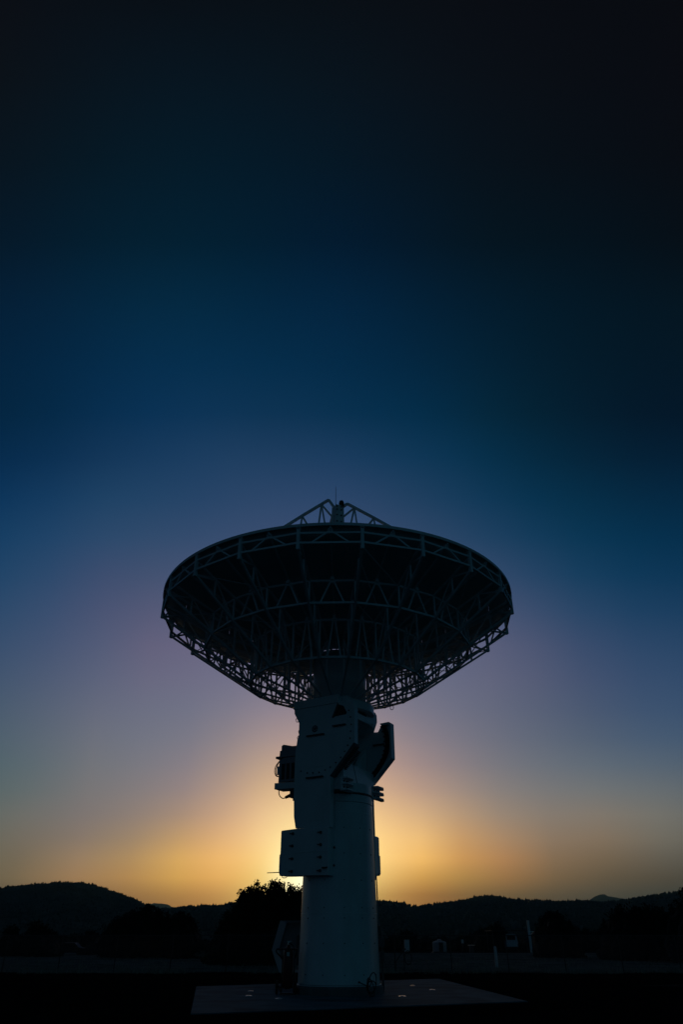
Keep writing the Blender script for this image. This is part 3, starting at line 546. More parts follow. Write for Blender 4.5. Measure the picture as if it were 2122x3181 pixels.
# ring trusses, bay by bay
def ring_bay(r, zu, zl, foot, cw, vw, apex):
    m = MB(); h = SEC / 2
    A0 = Vector((r * math.cos(h), -r * math.sin(h), 0)); A1 = Vector((r * math.cos(h), r * math.sin(h), 0)); mid = (A0 + A1) / 2; d = A1 - A0
    up = lambda p, z: Vector((p.x, p.y, z))
    m.beam(up(A0, zu), up(A1, zu), cw * .8, cw); m.beam(up(A0, zl), up(A1, zl), cw, cw)
    ap = up(mid, apex)
    for s_ in (-1, 1): m.beam(up(mid + d * (.035 * s_), apex), up(mid + d * foot * s_, zl), vw, vw)
    m.box(ap, (.1, .2, .16))
    return m
for (r, zu, zl, foot, cw, vw, apex) in ((8.55, 15.54, 15.09, .3, .085, .065, 15.59), (6.39, 14.46, 13.46, .26, .09, .065, 14.44), (4.14, 13.65, 11.95, .23, .09, .065, 13.64)):
    q = None
    for k in range(N_):
        rz = TH0 + SEC / 2 + k * SEC - R(90)
        if q is None: q = ring_bay(r, zu, zl, foot, cw, vw, apex).build('ring_bay', 'steel', TEL, org=(0, 0, 0)); q.rotation_euler = (0, 0, rz); q.location = DOFF
        else: copy_obj(q, TEL, DOFF, rz)
# thin wind bracing in some bays
def brace():
    m = MB(); h = SEC / 2
    P = lambda r, a, z: Vector((r * math.cos(a), r * math.sin(a), z))
    m.tube([P(8.57, -h, 14.88), P(6.41, h, 14.4)], .022, 6); m.tube([P(6.41, -h, 13.48), P(4.16, h, 13.6)], .02, 6); m.tube([P(7.49, -h, top(7.49)), P(5.32, h, bot(5.32))], .018, 6); return m
q = None
for k in (0, 2, 4, 6, 8, 10, 12, 14, 16, 18):
    rz = TH0 + SEC / 2 + k * SEC - R(90)
    if q is None: q = brace().build('brace_rod', 'steel', TEL, org=(0, 0, 0)); q.rotation_euler = (0, 0, rz); q.location = DOFF
    else: copy_obj(q, TEL, DOFF, rz)
# shackles hanging from the outer lower nodes
def shackle():
    m = MB(); m.tube([Vector((.0, .085 * math.sin(t_ * math.pi / 8), -.12 + .11 * math.cos(t_ * math.pi / 8))) for t_ in range(16)], .018, 6, closed=True); return m
q = None
for (r, k, dz) in ((4.35, 16, -.05), (4.35, 4, -.05), (4.4, 3, -.05), (5.6, 16, -.08), (3.6, 12, -.03), (3.4, 7, -.03), (4.5, 17, .1)):
    an = TH0 + k * SEC; loc = Vector((r * math.sin(an) - .1, -r * math.cos(an), bot(r) + dz))
    if q is None: q = shackle().build('shackle', 'dark', TEL, org=(0, 0, 0)); q.location = loc; q.rotation_euler = (0, 0, R(70))
    else: copy_obj(q, TEL, loc, R(40 + 30 * k))

# --- quadripod, apex housing, lamp and lightning rod
def leg(dz):
    m = MB()
    def out(t): return Vector((.42 + t[0], 0, t[1]))
    O = [L(.16, 22.0), L(.52, 22.42 + dz), L(1.97, 21.43 + dz), L(3.2, 20.55 + dz), L(5.0, 18.9), L(6.9, zs(6.9))]
    I = [L(.28, 20.75), L(1.3, 20.3), L(2.4, 19.4), L(4.3, 17.6), L(6.4, zs(6.4))]
    for ch in (O, I):
        for a, c in zip(ch, ch[1:]): m.beam(a, c, .13, .13)
    m.beam(L(.30, 20.7), L(.27, 22.05), .12); n1, n2 = L(.92, 22.13 + dz), L(1.97, 21.40 + dz)
    m.beam(n1, L(.30, 21.45), .09); m.beam(n1, L(.62, 20.5), .09); m.beam(n1, L(1.12, 20.35), .09)
    m.beam(n2, L(1.3, 20.3), .09); m.beam(n2, L(2.2, 19.6), .09); m.beam(L(3.2, 20.5), L(2.4, 19.4), .1); m.beam(L(3.2, 20.5), L(3.6, 18.3), .1); m.beam(L(5.0, 18.9), L(4.3, 17.6), .1); m.beam(L(5.0, 18.9), L(5.4, 16.2), .1)
    return m
q = None
for deg, dz in ((-93, .17), (85, -.13), (198, 0.)):
    q = leg(dz).build('feed_leg', 'steel', TEL, org=(0, 0, 0)); q.rotation_euler = (0, 0, R(deg) - R(90)); q.location = DOFF
b = MB(); b.box(T0 + Vector((0, -.1, 21.2)), (.38, .42, 1.75), Matrix.Rotation(R(20), 3, 'Z')); AP = b.build('apex_housing', 'white', TEL, bevel=.02)
for z in (21.95, 21.75, 21.4, 21.0, 20.85):
    for s_ in (-.12, .12):
        add_bolt(AP, T0 + Matrix.Rotation(R(20), 3, 'Z') @ Vector((s_, -.21, 0)) + Vector((0, -.1, z)), Matrix.Rotation(R(20), 3, 'Z') @ Vector((0, -1, 0)), 1.3)
b = MB(); b.lathe(T0 + Vector((0, 0, 20.1)), [(.25, .3), (1.1, .05), (1.12, 0), (.3, -.12)], 32); b.build('subreflector', 'panel', TEL, smooth=True)
b = MB(); b.lathe(T0 + Vector((.2, -.15, 22.05)), [(.12, 0), (.16, .06), (.13, .12), (.15, .2), (.11, .34), (.03, .38)], 14); b.build('warning_lamp', 'black', TEL, smooth=True)
b = MB(); b.cyl(T0 + Vector((-.12, -.1, 21.9)), T0 + Vector((-.12, -.1, 23.4)), .018, .010, 6); b.build('lightning_rod', 'dark', TEL)

# ================================================================== the ground
def sheet(name, pts, z, m, div=None):
    b = MB(); b.add([(x, y, z) for x, y in pts], [tuple(range(len(pts)))]); return tag(b.build(name, m), kind='structure')
b = MB(); n_ = 64; rad = [0, 20, 60, 200, 700, 2500, 9000]
for i, r in enumerate(rad[1:]):
    b.add([], [])
vs = [(0, 0, GZ)]; fs = []
for r in rad[1:]: vs += [(r * math.cos(2 * math.pi * j / n_), r * math.sin(2 * math.pi * j / n_), GZ) for j in range(n_)]
fs += [(0, 1 + j, 1 + (j + 1) % n_) for j in range(n_)]
for i in range(len(rad) - 2):
    o = 1 + i * n_; fs += [(o + j, o + n_ + j, o + n_ + (j + 1) % n_, o + (j + 1) % n_) for j in range(n_)]
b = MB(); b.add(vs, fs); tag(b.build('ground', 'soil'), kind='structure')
def wavy(x0, x1, y, amp, n=40, s=1.): return [(x0 + (x1 - x0) * i / n, y + amp * math.sin(i * 1.7 * s) + amp * .6 * math.sin(i * .63 + 2)) for i in range(n + 1)]
fld = wavy(-150, 190, 54.6, .7, 90) + list(reversed(wavy(-150, 190, 118.5, .8, 60)))
sheet('field', fld, GZ + .004, 'field')
sheet('road', [(-160, 119.5), (200, 119.0), (200, 122.6), (-160, 123.4)], GZ + .008, 'road')
sheet('gravel_patch', [(13.8, 40.2), (15.5, 39.4), (19.5, 38.8), (24, 39.5), (23.5, 40.8), (19.5, 40.6), (17, 41.2)], GZ + .006, 'rubble')
sheet('dirt_track', wavy(-70, 90, 47.6, .3, 40) + list(reversed(wavy(-70, 90, 49.2, .3, 40))), GZ + .005, mat('trampled_soil', (.014, .0145, .0145), .95, 0, .4, .6, .5, 6, 0.))
# concrete pad with a real edge
pad = [(-4.22, 23.61), (6.24, 28.07), (5.04, 42.96), (-6.35, 36.29)]
b = MB(); vs = [(x, y, z) for z in (GZ - .1, -.012) for x, y in pad]; c = Vector((sum(p[0] for p in pad) / 4, sum(p[1] for p in pad) / 4))
vs += [(x + (c.x - x) * .002, y + (c.y - y) * .002, 0.) for x, y in pad]
fs = [(0, 1, 2, 3)] + [(4 * k + i, 4 * k + (i + 1) % 4, 4 * k + 4 + (i + 1) % 4, 4 * k + 4 + i) for k in (0, 1) for i in range(4)] + [(8, 9, 10, 11)]
b.add(vs, fs); tag(b.build('concrete_pad', 'concrete'), kind='structure')

# soil banked up against the pad's edges
def off(k, d):
    p = Vector(pad[k]); return p + (p - c).normalized() * d
b = MB(); vs = [(*pad[k], -.03) for k in range(4)] + [(*off(k, .5), -.05) for k in range(4)] + [(*off(k, 1.9), GZ - .01) for k in range(4)]
b.add(vs, [(4 * r_ + k, 4 * r_ + (k + 1) % 4, 4 * r_ + 4 + (k + 1) % 4, 4 * r_ + 4 + k) for r_ in (0, 1) for k in range(4)])
tag(b.build('soil_bank', 'soil'), kind='structure')
# metal caps let into the pad
caps = [((-3.36, 30.29), 1.0, 'bright metal cap on the open left part of the pad'), ((-2.18, 29.06), 1.0, 'bright metal cap on the pad just in front of the wheeled tank'),
        ((-3.59, 32.92), .9, 'dull metal cap on the pad behind the other left caps'), ((2.19, 30.13), 1.15, 'brightest metal cap, on the pad close to the right of the pedestal'),
        ((3.68, 33.7), 1.0, 'metal cap on the right part of the pad, nearest its slanting edge'), ((3.13, 36.53), .9, 'faint metal cap on the right of the pad, nearest the back edge')]
for (x, y), s_, lb in caps:
    b = MB(); b.lathe((x, y, 0), [(.125 * s_, 0), (.125 * s_, .012), (.11 * s_, .022), (.05 * s_, .024), (.04 * s_, .035)], 24)
    tag(b.build('pad_cap', 'cap', org=(x, y, 0)), lb, 'metal cap', 'metal caps set in the concrete pad')

# stake with a coil of cable at the foot of the pedestal
bx, by = 1.02, 30.15
t = thing('cable_stake', (bx, by, 0), 'short pipe stake with a loose coil of cable against the pedestal foot', 'cable stake')
b = MB(); b.cyl((bx - .03, by, 0), (bx - .08, by, .52), .03, .03, 10); b.build('stake', 'galv', t, smooth=True)
b = MB()
for cx_, cz_, rx, rz_, tl in ((.10, .40, .14, .32, .2), (.04, .24, .12, .28, -.2), (.06, .3, .17, .17, .1)):
    b.tube([(bx + cx_ + rx * math.cos(k * math.pi / 14) + tl * .25 * math.sin(k * math.pi / 14), by - .06 + .04 * math.sin(k * 2 * math.pi / 14), max(cz_ + rz_ * math.sin(k * math.pi / 14), .02)) for k in range(28)], .018, 6, closed=True)
b.tube(smoothcurve([(bx - .08, by, .5), (bx - .02, by - .05, .56), (bx + .05, by - .05, .46), (bx, by - .04, .3), (bx - .2, by - .05, .36), (bx - .36, by - .05, .42)], 5), .018, 6)
b.box((bx - .38, by - .05, .425), (.07, .06, .06)); b.build('cable', 'black', t, smooth=True)

# wheeled cylinder beside the pedestal
wx, wy = -2.14, 31.25
t = thing('wheeled_cylinder', (wx, wy, 0), 'tall dark cylinder on a two wheeled hand cart beside the pedestal', 'cylinder cart')
tk = MB(); tk.lathe((wx + .10, wy, .16), [(.02, 0), (.16, .03), (.19, .1), (.19, 1.14), (.16, 1.26), (.07, 1.34), (.05, 1.42)], 24); tk = tk.build('tank', 'extred', t, smooth=True)
b = MB(); b.box((wx + .1, wy - .188, 1.27), (.1, .012, .13)); b.build('label_sticker', 'label', tk)
b = MB(); b.cyl((wx + .1, wy, 1.56), (wx + .1, wy, 1.66), .04, .03, 10); b.beam((wx + .02, wy - .02, 1.67), (wx + .22, wy - .02, 1.69), .04, .025); b.build('valve', 'cap', tk)
for s_ in (-.30, .40):
    m = MB(); m.lathe((0, 0, 0), [(.10, -.04), (.18, -.045), (.22, -.03), (.22, .03), (.18, .045), (.10, .04)], 24)
    for v in m.v: v.x, v.y, v.z = v.z, v.y, v.x
    w_ = m.build('wheel', 'tyre', t, org=(0, 0, 0)); w_.location = (s_, .05, .22)
    m = MB(); m.lathe((0, 0, 0), [(.02, -.03), (.10, -.04), (.10, .04), (.02, .03)], 16)
    for v in m.v: v.x, v.y, v.z = v.z, v.y, v.x
    m.build('rim', 'dark', w_, org=(0, 0, 0))
b = MB(); b.cyl((wx - .30, wy + .05, .22), (wx + .40, wy + .05, .22), .025, .025, 8)
for s_ in (-.13, .33): b.tube(smoothcurve([(wx + s_, wy + .16, .05), (wx + s_, wy + .2, .6), (wx + s_, wy + .2, 1.15)], 4), .022, 8)
b.beam((wx - .16, wy - .12, .04), (wx + .36, wy - .12, .04), .3, .03); b.beam((wx - .24, wy + .05, .25), (wx - .12, wy - .1, .06), .03); b.build('cart_frame', 'black', t, smooth=False)
b = MB(); b.tube(smoothcurve([(wx - .13, wy + .2, 1.1), (wx - .22, wy + .1, 1.2), (wx - .35, wy - .1, 1.33), (wx - .34, wy - .14, 1.42), (wx - .2, wy - .15, 1.43), (wx + .2, wy - .15, 1.43), (wx + .4, wy - .14, 1.42), (wx + .42, wy - .1, 1.33), (wx + .33, wy + .2, 1.1)], 5), .03, 8); b.build('handle', 'black', t, smooth=True)
b = MB(); b.tube(smoothcurve([(wx + .1, wy - .05, 1.62), (wx + .3, wy - .15, 1.5), (wx + .36, wy - .15, 1.0), (wx + .3, wy - .18, .6), (wx + .15, wy - .2, .5)], 6), .018, 6); b.build('hose', 'black', t, smooth=True)

# six-sided hood on legs behind the pedestal
hx, hy = -1.2, 38.2
t = thing('equipment_hood', (hx, hy, 0), 'six sided steel hood on a frame, half hidden behind the pedestal', 'equipment hood')
k_ = 38.2 / 35.0
out = [(-2.68 * k_, 2.5), (.4, 2.5), (.75, 1.34), (.4, .44), (-2.64 * k_, .44), (-2.99 * k_, 1.32)]
inn = [(-2.40 * k_, 2.42), (.2, 2.42), (.5, 1.34), (.2, .55), (-2.42 * k_, .55), (-2.70 * k_, 1.32)]
b = MB(); fr = (Vector((0, hy, 0)), Vector((1, 0, 0)), Zv, Vector((0, -1, 0)))
vs = [(x, hy - .25, z) for x, z in out] + [(x, hy - .20, z) for x, z in inn] + [(x, hy + 1.2, z) for x, z in inn] + [(x, hy + 1.26, z) for x, z in out]
fs = []
for i in range(6):
    j = (i + 1) % 6; fs += [(i, j, j + 6, i + 6), (i + 6, j + 6, j + 12, i + 12), (i, i + 18, j + 18, j)]
fs += [tuple(range(12, 18)), tuple(range(23, 17, -1))]
b.add(vs, fs); b.build('shell', 'galv', t)
b = MB()
for x in (-2.2, .1):
    for y in (hy, hy + 1.0): b.beam((x, y, 0.0 if y < 39 else GZ), (x, y, .5), .08)
b.build('support_frame', 'dark', t)
b = MB(); b.box((-1.2, hy + .6, 1.3), (1.9, .7, 1.2)); b.build('motor_unit', 'shade', t, bevel=.05)

# ================================================================== chain link fence
fbase = [(-33.9, 57.5), (-19.0, 54.7)]
fx0, fy0, fx1, fy1 = -18.97, 54.9, 22.35, 54.05
step = (fx1 - fx0) / 11.0
def fpt(k): return Vector((fx0 + step * k, fy0 + (fy1 - fy0) * k / 11.0, GZ))
F = thing('chain_link_fence', fpt(5), 'long dark chain link fence with thin posts crossing behind the dish', 'fence')
FH = 2.12; K0, K1 = -5, 16
q = None
for k in range(K0, K1 + 1):
    p = fpt(k)
    if q is None:
        m = MB(); m.cyl((0, 0, -.1), (0, 0, FH), .034, .034, 10); m.lathe((0, 0, FH), [(.04, 0), (.04, .04), (.015, .07)], 10); q = m.build('fence_post', 'post', F, org=(0, 0, 0)); q.location = p - ORG[F.name]
    else:
        lean = random.uniform(-.012, .012); c_ = copy_obj(q, F, p - ORG[F.name]); c_.rotation_euler = (0, lean, 0)
b = MB(); a_, c_ = fpt(K0), fpt(K1); b.cyl(a_ + Vector((0, 0, FH - .03)), c_ + Vector((0, 0, FH - .03)), .026, .026, 8); b.build('top_rail', 'post', F, smooth=True)
b = MB(); a_, c_ = fpt(K0), fpt(K1); Lf = (c_ - a_).length; dx = (c_ - a_).normalized(); hh = FH - .12; pitch = .085; off = Vector((0, -.045, 0))
for s_ in (-1, 1):
    n_w = int((Lf + hh) / pitch)
    for i in range(n_w):
        st_ = i * pitch - (hh if s_ > 0 else 0)
        x0, x1 = (st_, st_ + hh) if s_ > 0 else (st_ + hh, st_); z0, z1 = .05, .05 + hh
        if s_ < 0: x0, x1 = st_ + hh, st_
        lo_, hi_ = min(x0, x1), max(x0, x1)
        if lo_ < 0 or hi_ > Lf: continue
        p = a_ + dx * x0 + off + Vector((0, .004 * s_, z0)); q_ = a_ + dx * x1 + off + Vector((0, .004 * s_, z1))
        b.beam(p, q_, .0045)
b.build('wire_mesh', 'wire', F, fix=False)

# ================================================================== things beyond the fence
# van seen from behind
vx, vy = 27.6, 131.0
t = thing('parked_van', (vx, vy, GZ), 'white boxy van parked tail towards us beyond the fence', 'van')
W2 = 1.02
def vsec(y, zt, inset): return [(-W2, y, .55), (W2, y, .55), (W2, y, 1.35), (W2 - inset, y, zt - .15), (W2 - inset - .18, y, zt), (-W2 + inset + .18, y, zt), (-W2 + inset, y, zt - .15), (-W2, y, 1.35)]
b = MB(); secs = [vsec(0, 2.42, .2), vsec(.06, 2.5, .17), vsec(3.6, 2.5, .17), vsec(4.2, 1.5, .1), vsec(5.1, 1.25, .06)]
vs = [Vector((x + vx, y + vy, z + GZ)) for s_ in secs for x, y, z in s_]; fs = [tuple(range(8)), tuple(range(39, 31, -1))]
for i in range(4): fs += [(8 * i + j, 8 * i + (j + 1) % 8, 8 * i + 8 + (j + 1) % 8, 8 * i + 8 + j) for j in range(8)]
b.add(vs, fs); b.build('body', 'van', t, bevel=.03)
b = MB(); b.box((vx, vy - .015, GZ + 1.95), (1.35, .03, .58)); b.build('rear_window', 'glass', t, bevel=.01)
b = MB(); b.box((vx, vy - .08, GZ + .62), (2.08, .2, .24)); b.build('bumper', 'black', t, bevel=.02)
for s_ in (-1, 1):
    m = MB(); m.box((vx + s_ * .95, vy - .02, GZ + .95), (.12, .05, .34)); m.build('tail_lamp', 'chrome', t)
    for yy in (.9, 3.9):
        m = MB(); m.cyl((vx + s_ * .78, vy + yy, GZ + .36), (vx + s_ * 1.0, vy + yy, GZ + .36), .36, .36, 20); m.build('wheel', 'tyre', t)
b = MB(); b.box((vx, vy - .1, GZ + .42), (1.5, .05, .2)); b.build('number_plate_panel', 'black', t)
t.rotation_euler = (0, 0, -math.atan2(vx, vy))
# shade roof over it
t = thing('shade_canopy', (27.5, 131, GZ), 'low flat canopy roof on thin posts standing over the white van', 'canopy')
b = MB(); b.box((27.9, 133, GZ + 2.95), (7.2, 6.0, .12)); b.build('roof', 'black', t)
for x in (24.6, 31.2):
    for y in (130.4, 135.6):
        m = MB(); m.beam((x, y, GZ), (x, y, GZ + 2.9), .09); m.build('post', 'dark', t)
# white pole with side arm
px_, py_ = 29.75, 127.0
t = thing('utility_pole', (px_, py_, GZ), 'thick pale square pole with a short side arm beside the van', 'pole')
b = MB(); b.beam((px_, py_, GZ), (px_, py_, 4.15), .34, .34, up=(0, 1, 0)); b.build('pole', 'timber', t, bevel=.02)
b = MB(); b.beam((px_ - .1, py_ - .2, 2.62), (px_ + 1.1, py_ - .2, 2.62), .1, .12); b.beam((px_ + .1, py_ - .2, 2.2), (px_ + .7, py_ - .2, 2.58), .06); b.build('side_arm', 'cap', t)
# white cabinet
cx_, cy_ = 9.65, 119.3
t = thing('utility_cabinet', (cx_, cy_, GZ), 'upright white utility cabinet on a dark base by the road', 'cabinet')
b = MB(); b.box((cx_, cy_, GZ + .1), (.62, .6, .2)); b.build('base', 'black', t)
b = MB(); b.box((cx_, cy_, GZ + .96), (.7, .66, 1.5)); b.build('body', 'timber', t, bevel=.03)
b = MB(); b.box((cx_, cy_ - .336, GZ + .96), (.62, .02, 1.4)); b.box((cx_ + .24, cy_ - .36, GZ + 1.0), (.04, .03, .16)); b.build('door', 'timber', t, bevel=.005)
# pale tank
tx_, ty_ = 15.1, 124.6
t = thing('storage_tank', (tx_, ty_, GZ), 'pale round shouldered tank with a small lid on top, by the road', 'tank')
b = MB(); b.lathe((tx_, ty_, GZ), [(1.0, .12), (1.08, .2), (1.08, 1.25), (1.0, 1.42), (.5, 1.58), (.3, 1.6)], 32); b.build('tank_shell', 'grey', t, smooth=False)
b = MB(); b.lathe((tx_, ty_, GZ), [(.3, 1.6), (.32, 1.62), (.32, 1.74), (.1, 1.8)], 20); b.build('lid', 'galv', t)
b = MB(); b.box((tx_, ty_, GZ + .06), (2.4, 2.4, .12)); b.build('skid', 'dark', t)
b = MB(); b.box((tx_ + .1, ty_ - 1.12, GZ + .75), (.62, .12, 1.2)); b.build('control_panel', 'black', t, bevel=.01)
# small sign post
sx_, sy_ = 17.75, 118.4
t = thing('sign_post', (sx_, sy_, GZ), 'small blank sign plate on a thin dark post beside the road', 'sign')
b = MB(); b.beam((sx_, sy_, GZ), (sx_, sy_, GZ + 1.72), .07); b.build('post', 'dark', t)
b = MB(); b.box((sx_, sy_ - .05, GZ + 1.5), (.34, .02, .46)); b.build('sign_plate', 'timber', t)
# white bollard inside the field
bx_, by_ = 12.1, 63.8
b = MB(); b.lathe((bx_, by_, GZ), [(.12, 0), (.115, 1.28), (.09, 1.36), (.03, 1.4)], 20)
tag(b.build('marker_post', 'timber', org=(bx_, by_, GZ)), 'white round marker post standing alone in the dry field', 'marker post')
# low things with bright lids
for (x, y, w_, hz, lb) in ((19.9, 123.9, .95, .95, 'low dark box with a pale lid between the sign and the van'), (31.6, 128.5, 1.1, .55, 'very low dark box with a pale lid to the right of the pole')):
    t = thing('meter_box', (x, y, GZ), lb, 'meter box', 'low meter boxes by the road')
    b = MB(); b.box((x, y, GZ + hz / 2), (w_ * .7, .6, hz)); b.build('box', 'dark', t, bevel=.02)
    b = MB(); b.box((x, y, GZ + hz + .04), (w_, .8, .07)); b.build('lid', 'cap', t, bevel=.01)
# parked cars on the left, only their roofs catch the light
for (px, w_, lb) in ((317, 1.0, 'dark parked car tucked against the left tree clump, roof catching light'), (220, 1.0, 'dark parked car farther left among the bushes')):
    g = at(px, 2950, 108); x, y = g.x, 108
    t = thing('parked_car', (x, y, GZ), lb, 'car', 'cars parked beyond the field on the left')
    prof = [(-2.1, .35), (2.1, .35), (2.15, .75), (1.2, .9), (.6, 1.4), (-1.0, 1.42), (-1.75, .95), (-2.15, .85)]
    b = MB(); b.prism(prof, (Vector((x, y, GZ)), Vector((1, 0, 0)), Zv, Vector((0, 1, 0))), -.85, .85); b.build('body', 'cardark', t, bevel=.06)
    b = MB(); b.prism([(-1.45, .98), (.98, .95), (.52, 1.32), (-.92, 1.34)], (Vector((x, y, GZ)), Vector((1, 0, 0)), Zv, Vector((0, 1, 0))), -.865, .865); b.build('side_window', 'glass', t)
    for xx in (-1.35, 1.35):
        for yy in (-.75, .75):
            m = MB(); m.cyl((x + xx, y + yy - .1, GZ + .33), (x + xx, y + yy + .1, GZ + .33), .33, .33, 18); m.build('wheel', 'tyre', t)
# yard tap with a hose near the fence
g = Vector((4.5, 58.5, GZ))
t = thing('yard_tap', g, 'thin standpipe with a hanging hose loop just behind the fence', 'tap')
b = MB(); b.cyl(g, g + Vector((0, 0, 1.25)), .04, .04, 8); b.beam(g + Vector((-.12, 0, 1.2)), g + Vector((.15, 0, 1.28)), .1); b.beam(g + Vector((-.6, 0, .45)), g + Vector((-.6, 0, 0)), .05); b.build('standpipe', 'dark', t)
b = MB(); b.tube([g + Vector((.28 + .25 * math.cos(k * math.pi / 10), -.05, .75 + .42 * math.sin(k * math.pi / 10))) for k in range(20)], .03, 6, closed=True); b.tube(smoothcurve([g + Vector((0, 0, 1.15)), g + Vector((-.3, -.05, .9)), g + Vector((-.6, 0, .5))], 5), .03, 6); b.build('hose', 'black', t, smooth=True)

# ================================================================== trees and bushes
def leafquads(b, c, rad_, n, size, shell=.0):
    for _ in range(n):
        d = Vector((random.gauss(0, 1), random.gauss(0, 1), random.gauss(0, 1))).normalized()
        rr = (shell + (1 - shell) * random.random()) ** .5
        p = Vector((c[0] + d.x * rad_[0] * rr, c[1] + d.y * rad_[1] * rr, c[2] + d.z * rad_[2] * rr))
        s_ = size * random.uniform(.6, 1.3)
        a = Vector((random.gauss(0, 1), random.gauss(0, 1), random.gauss(.5, 1))).normalized() * s_
        e = a.cross(Vector((random.gauss(0, 1), random.gauss(0, 1), random.gauss(0, 1)))).normalized() * s_ * random.uniform(.35, .6)
        o = len(b.v); b.v += [p - a, p + e, p + a, p - e]; b.f.append((o, o + 1, o + 2, o + 3))
def blob(b, c, rad_, n=9, jit=.12):
    pr = [(math.sin(math.pi * i / 6), -math.cos(math.pi * i / 6)) for i in range(7)]; vs = []
    for r, z in pr:
        for j in range(n):
            k = 1 + random.uniform(-jit, jit); a = 2 * math.pi * j / n
            vs.append((c[0] + rad_[0] * r * math.cos(a) * k, c[1] + rad_[1] * r * math.sin(a) * k, c[2] + rad_[2] * z * k))
    fs = [(i * n + j, i * n + (j + 1) % n, (i + 1) * n + (j + 1) % n, (i + 1) * n + j) for i in range(6) for j in range(n)]
    b.add(vs, fs)
def tree(name, x, y, prof, depth, leaf, m, label, cat, group, spires, nleaf, core=.62, trunk=True, sp_r=.9, topjit=.0):
    """prof: (offset from x, crown top height) pairs that describe the crown's real outline across its width."""
    H = max(h for _, h in prof); t = thing(name, (x, y, GZ), label, cat, group)
    x0, x1 = prof[0][0], prof[-1][0]; W = (x1 - x0)
    def topat(u):
        for (a, ha), (c_, hc) in zip(prof, prof[1:]):
            if u <= c_: return ha + (hc - ha) * (u - a) / max(c_ - a, 1e-6)
        return prof[-1][1]
    b = MB(); cb = MB()
    for i in range(spires):
        u = x0 + W * (i + random.random()) / spires; v = random.uniform(-1, 1)
        edge = 1 - abs((u - (x0 + x1) / 2) / (W / 2)) ** 2
        yy = v * depth * max(edge, .1) ** .5
        ht = topat(u) * (1.03 - .2 * abs(v) ** 2) * (1 - topjit * random.random())
        zt = ht; rx = sp_r * random.uniform(.6, 1.35); z0 = max(.15, ht * random.uniform(.0, .35))
        segs = max(2, int((zt - z0) / (rx * 1.1)))
        lean = random.uniform(-.3, .3)
        for k in range(segs):
            f = (k + .5) / segs; z = z0 + (zt - z0) * f; w_ = rx * (1 - .55 * f ** 3)
            rz_ = (zt - z0) / segs * .75
            leafquads(b, (x + u + lean * f, y + yy, z + GZ - (0 if k < segs - 1 else .1)), (w_, w_, rz_), int(nleaf * (.5 + w_ / rx) / 1.2), leaf)
        if core:
            blob(cb, (x + u * .96, y + yy * .9, GZ + ht * core * .5), (rx * 1.15, rx * 1.15, ht * core * .5))
    b.v, off = b.v, len(b.v)
    b.add(cb.v, cb.f)
    b.build('crown', m, t, fix=False)
    if trunk:
        tb = MB()
        for i in range(3):
            a = random.uniform(0, 6.28); q1 = Vector((x, y, GZ - .05)); q2 = q1 + Vector((.25 * math.cos(a), .25 * math.sin(a), H * .28)); q3 = q2 + Vector((W * .18 * math.cos(a), depth * .3 * math.sin(a), H * .3))
            tb.tube([q1, q2, q3], [.26 * H / 6, .18 * H / 6, .05], 8)
        tb.build('trunk', 'bark', t, smooth=True)
    return t
def pxprof(pts, Y, xc):      # outline measured off the photo, turned into metres at the tree's own distance
    out = []
    for px, py in pts:
        w = at(px, py, Y); out.append((w.x - xc, w.z - GZ))
    return out
def ptree(name, Y, pts, depth, leaf, m, label, cat, group, spires, nleaf, **kw):
    xs = [at(p[0], p[1], Y).x for p in pts]; xc = (xs[0] + xs[-1]) / 2
    return tree(name, xc, Y, pxprof(pts, Y, xc), depth, leaf, m, label, cat, group, spires, nleaf, **kw)
TG = 'dark trees standing beyond the fence'
ptree('juniper_tree', 71, [(648, 2985), (668, 2910), (690, 2870), (712, 2835), (728, 2798), (742, 2775), (756, 2752), (766, 2760), (780, 2738), (786, 2752), (798, 2728), (808, 2738), (818, 2752), (828, 2748), (842, 2730), (856, 2736), (870, 2726), (885, 2729), (898, 2740), (910, 2750), (920, 2742), (932, 2734), (960, 2745), (1010, 2760), (1060, 2800), (1110, 2870), (1150, 2960)],
      4.6, .14, 'leaf', 'largest dark bushy tree with ragged top, directly behind the pedestal', 'tree', TG, 250, 60, core=.55, sp_r=.68, topjit=.13)
ptree('cedar_tree', 96, [(322, 2975), (332, 2900), (345, 2862), (358, 2858), (372, 2850), (385, 2842), (402, 2835), (418, 2835), (432, 2825), (446, 2824), (455, 2808), (462, 2806), (472, 2808), (480, 2826), (490, 2820), (500, 2836), (515, 2834), (521, 2850), (523, 2900), (526, 2970)],
      5, .2, 'leaf2', 'broad dark tree with a pointed tuft on top, below the left hill', 'tree', TG, 70, 40, core=.85, sp_r=.75)
ptree('cedar_tree', 92, [(520, 2970), (526, 2880), (532, 2855), (546, 2838), (556, 2834), (566, 2833), (578, 2838), (590, 2845), (598, 2858), (608, 2880), (616, 2960)],
      3.2, .2, 'leaf2', 'narrower rounded dark tree close beside the tufted broad one', 'tree', TG, 40, 40, core=.82, sp_r=.7)
ptree('cedar_tree', 100, [(84, 2968), (89, 2890), (94, 2868), (104, 2860), (120, 2862), (138, 2874), (155, 2885), (166, 2905), (172, 2968)],
      3.4, .2, 'leaf2', 'round dark tree low on the far left, right of a small pointed one', 'tree', TG, 34, 36, core=.85, sp_r=.8)
ptree('cedar_tree', 102, [(12, 2966), (20, 2895), (30, 2878), (38, 2875), (48, 2884), (58, 2905), (64, 2966)],
      2.4, .2, 'leaf2', 'small pointed dark tree nearest the left border', 'tree', TG, 22, 36, core=.85, sp_r=.7)
